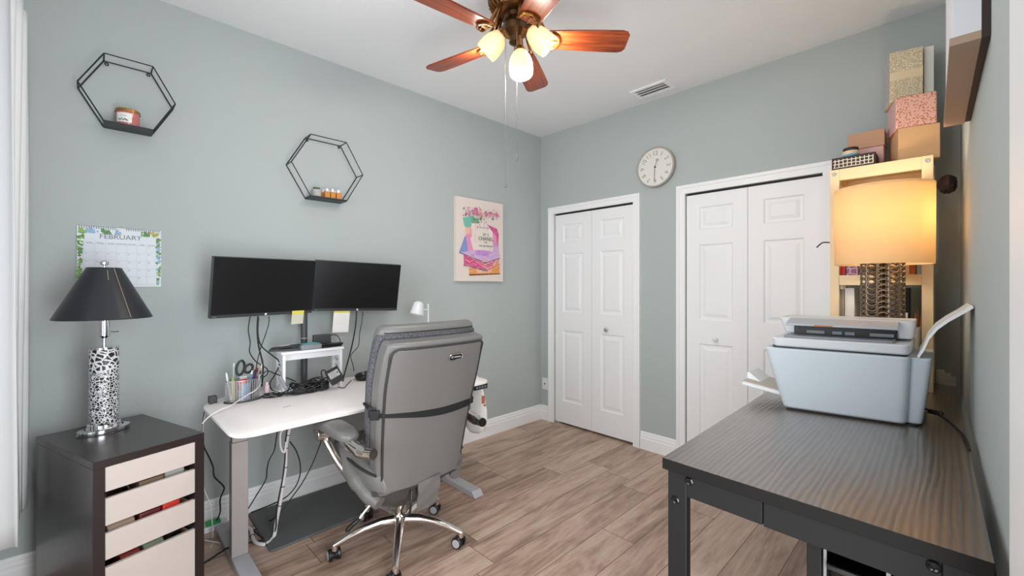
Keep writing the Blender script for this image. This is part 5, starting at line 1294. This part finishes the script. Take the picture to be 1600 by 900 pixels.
MB().hexa([(-0.385, pf(-0.385, 0.0596), zT+0.0895), (-0.325, pf(-0.325, 0.0596), zT+0.0895), (-0.325, pf(-0.325, 0.0599), zT+0.0895), (-0.385, pf(-0.385, 0.0599), zT+0.0895)], [(-0.385, pf(-0.385, 0.0596), zT+0.0945), (-0.325, pf(-0.325, 0.0596), zT+0.0945), (-0.325, pf(-0.325, 0.0599), zT+0.0945), (-0.385, pf(-0.385, 0.0599), zT+0.0945)]).build('red_sticker', M_ORANGEBR, fco)
# output tray towards the room
ot = MB(); xa, xb = -0.475, -0.640
ot.hexa([(xa, pf(xa, 0.05), 0.835), (xb, pf(xa, 0.05)-0.015, 0.862), (xb, pf(xa, 0.30)-0.015, 0.862), (xa, pf(xa, 0.30), 0.835)], [(xa, pf(xa, 0.05), 0.850), (xb, pf(xa, 0.05)-0.015, 0.874), (xb, pf(xa, 0.30)-0.015, 0.874), (xa, pf(xa, 0.30), 0.850)])
oto = ot.build('output_tray', M_PLWHITE, pr, bevel=0.002)
MB().hexa([(xa, pf(xa, 0.07), 0.8505), (xb-0.005, pf(xa, 0.07)-0.015, 0.8745), (xb-0.005, pf(xa, 0.28)-0.015, 0.8745), (xa, pf(xa, 0.28), 0.8505)], [(xa, pf(xa, 0.07), 0.8515), (xb-0.005, pf(xa, 0.07)-0.015, 0.8755), (xb-0.005, pf(xa, 0.28)-0.015, 0.8755), (xa, pf(xa, 0.28), 0.8515)]).build('tray_liner', mat('beige_grey', (190, 182, 172), 0.6), oto)
MB().hexa([(xb-0.006, pf(xa, 0.12), 0.8765), (xb+0.05, pf(xa, 0.12), 0.8685), (xb+0.05, pf(xa, 0.26), 0.8685), (xb-0.006, pf(xa, 0.26), 0.8765)], [(xb-0.004, pf(xa, 0.12), 0.905), (xb+0.001, pf(xa, 0.12), 0.906), (xb+0.001, pf(xa, 0.26), 0.906), (xb-0.004, pf(xa, 0.26), 0.905)]).build('paper_stop', M_PLWHITE, oto)
# rear paper support: a curved sheet rising to the wall
rsu = MB(); prof = [ony(a, b_, 2.10) for a, b_ in ((1433, 556), (1441, 545), (1450, 526), (1463, 511), (1480, 499), (1500, 488), (1519, 477))]
th = Vector((0.004, 0, -0.009)); yd = 0.24
Fv = [(rsu.v(p), rsu.v(p+th)) for p in prof]
def shift_(p): return Vector((min(p.x, XR(p.y+yd)-0.004), p.y+yd, p.z))
Bv = [(rsu.v(shift_(p)-Vector((0.006, 0, 0))), rsu.v(shift_(p)+th-Vector((0.006, 0, 0)))) for p in prof]
for i in range(len(prof)-1):
    rsu._f([Fv[i][0], Fv[i+1][0], Fv[i+1][1], Fv[i][1]]); rsu._f([Bv[i][0], Bv[i][1], Bv[i+1][1], Bv[i+1][0]])
    rsu._f([Fv[i][0], Bv[i][0], Bv[i+1][0], Fv[i+1][0]]); rsu._f([Fv[i][1], Fv[i+1][1], Bv[i+1][1], Bv[i][1]])
rsu._f([Fv[0][0], Fv[0][1], Bv[0][1], Bv[0][0]]); rsu._f([Fv[-1][0], Bv[-1][0], Bv[-1][1], Fv[-1][1]])
rsu.build('paper_support', M_PLWHITE, pr, angle=45)
pcd = [ony(1438, 627, 2.24)]; 
MB().tube([Vector((-0.070, 2.22, 0.838)), Vector((-0.045, 2.20, 0.834)), Vector((-0.01, 2.16, 0.822)), Vector((0.022, 2.08, 0.806)), Vector((0.036, 1.98, 0.803)), Vector((0.040, 1.88, 0.802))], 0.0038, 8).build('power_cord', M_CORD, pr)
MB().box((-0.038, 2.197, 0.834), (0.045, 0.016, 0.016), rz=-0.5).build('plug', M_BLACK, pr, bevel=0.004)

# ------------------------------------------------------------------ tall lamp with a chain-link body
QX, QY = -0.218, 2.575
tl = thing('table_lamp', 'lit table lamp with cream drum shade and bronze ring lattice body behind the printer', 'table lamp', (QX, QY, TZ))
MB().lathe([(0, 0), (0.085, 0), (0.088, 0.006), (0.082, 0.018), (0.0, 0.018)], (QX, QY, TZ), n=32).build('base', M_BRONZE, tl)
rl = MB(); Rr = 0.074; nc = 12; pitch = 0.0245
M_RING = mat('bronze_ring', (150, 132, 112), 0.28, 0.9)
k = 0; z = TZ+0.040
while z < 1.43:
    for i in range(nc):
        a = 2*PI*(i+0.25)/nc; d = Vector((math.cos(a), math.sin(a), 0))
        rl.torus(Vector((QX, QY, z))+d*Rr, d, 0.0225, 0.0034, 16, 5)
    k += 1; z += pitch
rl.build('ring_lattice', M_RING, tl)
MB().cyl((QX, QY, TZ+0.018), (QX, QY, 1.46), 0.011, n=12).build('stem', M_BRONZE, tl)
MB().lathe([(0.0, 1.433), (0.078, 1.433), (0.078, 1.440), (0.0, 1.442)], (QX, QY, 0), n=32).build('top_plate', M_BRONZE, tl)
shz0, shz1 = 1.392, 1.742
MB().lathe([(0.172, shz0), (0.174, shz0), (0.176, shz1), (0.174, shz1)], (QX, QY, 0), n=64, closed=True).build('lamp_shade', M_SHADE, tl)
sp_ = MB(); sp_.torus((QX, QY, shz1-0.012), (0, 0, 1), 0.168, 0.002, 40, 5)
for i in range(3): a = 2*PI*i/3+0.4; sp_.cyl((QX, QY, shz1-0.012), (QX+0.168*math.cos(a), QY+0.168*math.sin(a), shz1-0.012), 0.002, n=6)
sp_.build('shade_spider', M_BRONZE, tl)
MB().cyl((QX, QY, 1.4605), (QX, QY, 1.52), 0.018, n=14).build('socket', M_BRASS, tl)
MB().sphere((QX, QY, 1.565), 0.032).build('bulb', M_BULB, tl)
point('table_lamp_light', (QX+0.05, QY+0.0, 1.60), 3.7, (1.0, 0.82, 0.58), 0.04, tl)

# ------------------------------------------------------------------ cream shelf unit standing on the desk
SX0, SX1, SY0, SY1, SZ1 = -0.447, -0.055, 2.790, 3.06, 1.905
su = thing('shelf_unit', 'cream wooden open shelf unit standing on the far end of the black desk', 'shelf unit', ((SX0+SX1)/2, 2.93, TZ))
pw = 0.040
for x in (SX0, SX1-pw):
    for y in (SY0, SY1-pw):
        MB().span((x, y, TZ), (x+pw, y+pw, SZ1)).build('post', M_PINE, su, bevel=0.002)
for z0, z1 in ((SZ1-0.058, SZ1), (1.298, 1.350), (TZ+0.06, TZ+0.10)):
    for y in (SY0+0.002, SY1-0.022): MB().span((SX0+pw, y, z0), (SX1-pw, y+0.020, z1)).build('rail', M_PINE, su, bevel=0.0015)
for x in (SX0+0.008, SX1-0.028):
    for z0, z1 in ((SZ1-0.058, SZ1), (1.298, 1.350), (TZ+0.06, TZ+0.10)): MB().span((x, SY0+pw, z0), (x+0.020, SY1-pw, z1)).build('side_rail', M_PINE, su)
for z in (SZ1-0.020, 1.332, TZ+0.092):
    MB().span((SX0+0.029, SY0+0.0225, z-0.006), (SX1-0.029, SY1-0.0225, z+0.006)).build('shelf_board', M_PINE, su)
for x in (SX0+pw/2, SX1-pw/2):
    MB().lathe([(0, 0.002), (0.004, 0.002), (0.006, 0.004), (0.010, 0.003), (0.011, 0)], (x, SY0, SZ1-0.026), (0, -1, 0), 16).build('screw', M_SILVER, su)
def stand(name, label, cat, px0, px1, pyt, Y, z0, dep, m_, grp=None, bev=0.0015):
    a, b_ = ony(px0, pyt, Y), ony(px1, pyt, Y)
    return tag(MB().span((a.x, Y, z0), (b_.x, Y+dep, a.z)).build(name, m_, bevel=bev), label, cat, grp)
bks = 'books on the middle shelf'
z_mid = 1.338
stand('book', 'bright red book at the left of the middle shelf', 'book', 1306, 1321, 380, 2.835, z_mid, 0.16, M_RED, bks)
stand('book', 'purple lattice patterned book beside the red book', 'book', 1322, 1340, 385, 2.835, z_mid, 0.16, M_PURPLE, bks)
stand('book', 'cream book right of the lamp body on the middle shelf', 'book', 1408, 1421, 385, 2.835, z_mid, 0.16, M_CREAM, bks)
stand('book', 'orange-brown book at the right end of the middle shelf', 'book', 1421.5, 1430, 383, 2.835, z_mid, 0.16, M_ORANGEBR, bks)
z_low = TZ+0.0985
stand('binder', 'grey binder at the left of the lowest shelf', 'binder', 1307, 1319, 452, 2.835, z_low, 0.18, M_GREYPOT, 'binders on the lowest shelf')
stand('binder', 'white binder left of the lamp body on the lowest shelf', 'binder', 1320, 1335, 450, 2.835, z_low, 0.18, M_PAPER, 'binders on the lowest shelf')
stand('binder', 'taupe binder right of the lamp body on the lowest shelf', 'binder', 1398, 1413, 450, 2.90, z_low, 0.12, mat('taupe', (168, 158, 148), 0.6), 'binders on the lowest shelf')
stand('binder', 'narrow black binder right of the lamp body on the lowest shelf', 'binder', 1413.5, 1421, 450, 2.90, z_low, 0.12, M_BLACK, 'binders on the lowest shelf')
stand('small_box', 'little white box in front of the black binder', 'box', 1401, 1418, 489, 2.83, z_low, 0.05, M_PAPER)
pcp = thing('brush_cup', 'white cup of brown brushes at the right of the lowest shelf', 'cup', (-0.125, 2.855, z_low))
MB().lathe([(0, 0), (0.022, 0), (0.024, 0.004), (0.026, 0.20), (0.023, 0.20), (0.021, 0.006)], (-0.125, 2.855, z_low), n=18).build('cup', M_PLWHITE, pcp)
for i in range(4):
    tag(MB().cyl((-0.131+i*0.004, 2.855+0.003*(i % 2), z_low+0.010), (-0.128+i*0.010, 2.857, z_low+0.245+0.02*(i % 3)), 0.003, n=7).build('paint_brush', M_ORANGEBR if i % 2 else mat('brown_handle', (120, 80, 56), 0.5)), ['leftmost brown brush in the white cup', 'second brush from the left in the white cup', 'third brush from the left in the white cup', 'rightmost brush in the white cup'][i], 'brush', 'brushes in the white cup')
# boxes piled on top of the unit
zs = SZ1+0.0005
jb = thing('keepsake_box', 'dark box with white quatrefoil front on top of the shelf unit', 'box', (-0.35, 2.88, zs))
MB().span((-0.440, 2.800, zs), (-0.262, 2.95, zs+0.062)).build('box', M_DKBROWN, jb, bevel=0.002)
MB().span((-0.434, 2.7985, zs+0.008), (-0.270, 2.7995, zs+0.052)).build('patterned_front', M_QUATRE, jb)
cj = thing('candle_jar', 'small cream jar with dark lid and blue band on the quatrefoil box', 'jar', (-0.368, 2.86, zs+0.0625))
MB().lathe([(0, 0), (0.034, 0), (0.036, 0.003), (0.036, 0.016)], (-0.368, 2.86, zs+0.0625), n=24).build('blue_band', M_BLUE, cj)
MB().lathe([(0.036, 0.0162), (0.036, 0.034), (0.030, 0.038), (0, 0.038)], (-0.368, 2.86, zs+0.0625), n=24).build('jar', M_CREAM, cj)
MB().lathe([(0.033, 0.0385), (0.033, 0.050), (0.030, 0.053), (0, 0.053)], (-0.368, 2.86, zs+0.0625), n=24).build('lid', M_DKBROWN, cj)
tag(MB().box((-0.29, 2.87, zs+0.0695), (0.03, 0.02, 0.014)).build('trinket', M_BLACK, bevel=0.003), 'tiny black trinket on the quatrefoil box', 'trinket')
pbx = thing('gift_box', 'blush pink box with tan upper part at the left back of the pile', 'box', (-0.33, 3.0, zs))
MB().span((-0.390, 2.965, zs), (-0.245, 3.07, zs+0.128)).build('base', M_PINK, pbx, bevel=0.002)
MB().span((-0.394, 2.960, zs+0.1285), (-0.241, 3.075, zs+0.215)).build('lid', M_TAN, pbx, bevel=0.002)
def rbox(name, label, c, d, rz, m_, bev=0.002, m2=None):
    R = Matrix.Rotation(rz, 3, 'Z'); b = MB().box(Vector(c)+Vector((0, 0, d[2]/2)), d, R=R)
    if m2:
        bmesh.ops.recalc_face_normals(b.bm, faces=b.bm.faces[:])
        for f in b.bm.faces:
            if (R.transposed() @ f.normal).x < -0.5: f.material_index = 1
        return tag(b.build(name, [m_, m2], bevel=bev), label, 'box')
    return tag(b.build(name, m_, bevel=bev), label, 'box')
rz_ = math.radians(13)
rbox('wooden_crate', 'pale plywood crate under the dotted pink box', (-0.130, 2.955, zs), (0.150, 0.205, 0.165), rz_, M_CRATE)
rbox('gift_box', 'pink box with rose gold dots on the plywood crate', (-0.140, 2.955, zs+0.1655), (0.150, 0.205, 0.155), rz_, M_DOTS, 0.006, M_PINK)
tb = thing('photo_box', 'tall cream and gold damask box at the very top of the pile', 'box', (-0.16, 2.99, zs+0.321))
Rt = Matrix.Rotation(rz_, 3, 'Z'); tc_ = Vector((-0.173, 2.985, zs+0.321+0.125))
bb = MB().box(tc_, (0.125, 0.16, 0.25), R=Rt); bmesh.ops.recalc_face_normals(bb.bm, faces=bb.bm.faces[:])
for f in bb.bm.faces:
    if (Rt.transposed() @ f.normal).x < -0.5: f.material_index = 1
bb.build('box', [M_DAMASK, M_DAMASKG], tb, bevel=0.002)
MB().box(tc_+Rt @ Vector((0, -0.0803, 0.0)), (0.124, 0.0006, 0.042), R=Rt).build('cream_band', M_CREAM, tb)
tag(MB().box((-0.088, 3.02, zs+0.321+0.128), (0.036, 0.12, 0.256), rz=rz_).build('white_box', M_PAPER, bevel=0.002), 'narrow white box right of the damask box at the top of the pile', 'box')
# brown leather piece hanging at the right side of the unit
br = MB(); g = random.Random(4); rows = []
for (z, hx, hy) in ((1.815, 0.012, 0.03), (1.805, 0.032, 0.05), (1.785, 0.034, 0.06), (1.765, 0.030, 0.058), (1.745, 0.022, 0.05), (1.735, 0.008, 0.02)):
    rows.append([br.v((-0.012+hx*math.cos(t)*(0.75+0.5*g.random()), 2.90+hy*math.sin(t)*(0.75+0.5*g.random()), z+0.008*(g.random()-0.5))) for t in [2*PI*i/14 for i in range(14)]])
for a, b_ in zip(rows, rows[1:]): br.bridge(a, b_)
br._f(rows[0][::-1]); br._f(rows[-1])
tag(br.build('leather_pouch', M_DKBROWN, angle=25), 'crumpled dark brown leather pouch hung at the right side of the shelf unit', 'pouch')
hk = [ony(a, b_, 2.80) for a, b_ in ((1296, 379), (1286, 379), (1280, 383), (1276, 387))]
tag(MB().tube([hk[0]+Vector((0.004, 0.0, 0))]+hk, 0.0035, 7).build('wall_hook', M_BLACK), 'small black curved hook sticking out left of the shelf unit', 'hook')
for i, (x, h_, lab) in enumerate(((-0.030, 0.075, 'left white card standing behind the shelf unit post'), (-0.008, 0.062, 'middle white card standing at the back of the black desk'), (0.010, 0.048, 'right white card standing at the back of the black desk'))):
    tag(MB().box((x-0.006, 3.07-i*0.012, TZ+h_/2+0.0005), (0.030, 0.003, h_), R=Matrix.Rotation(0.15, 3, 'X')).build('card', M_PAPER), lab, 'card', 'cards at the back of the desk')
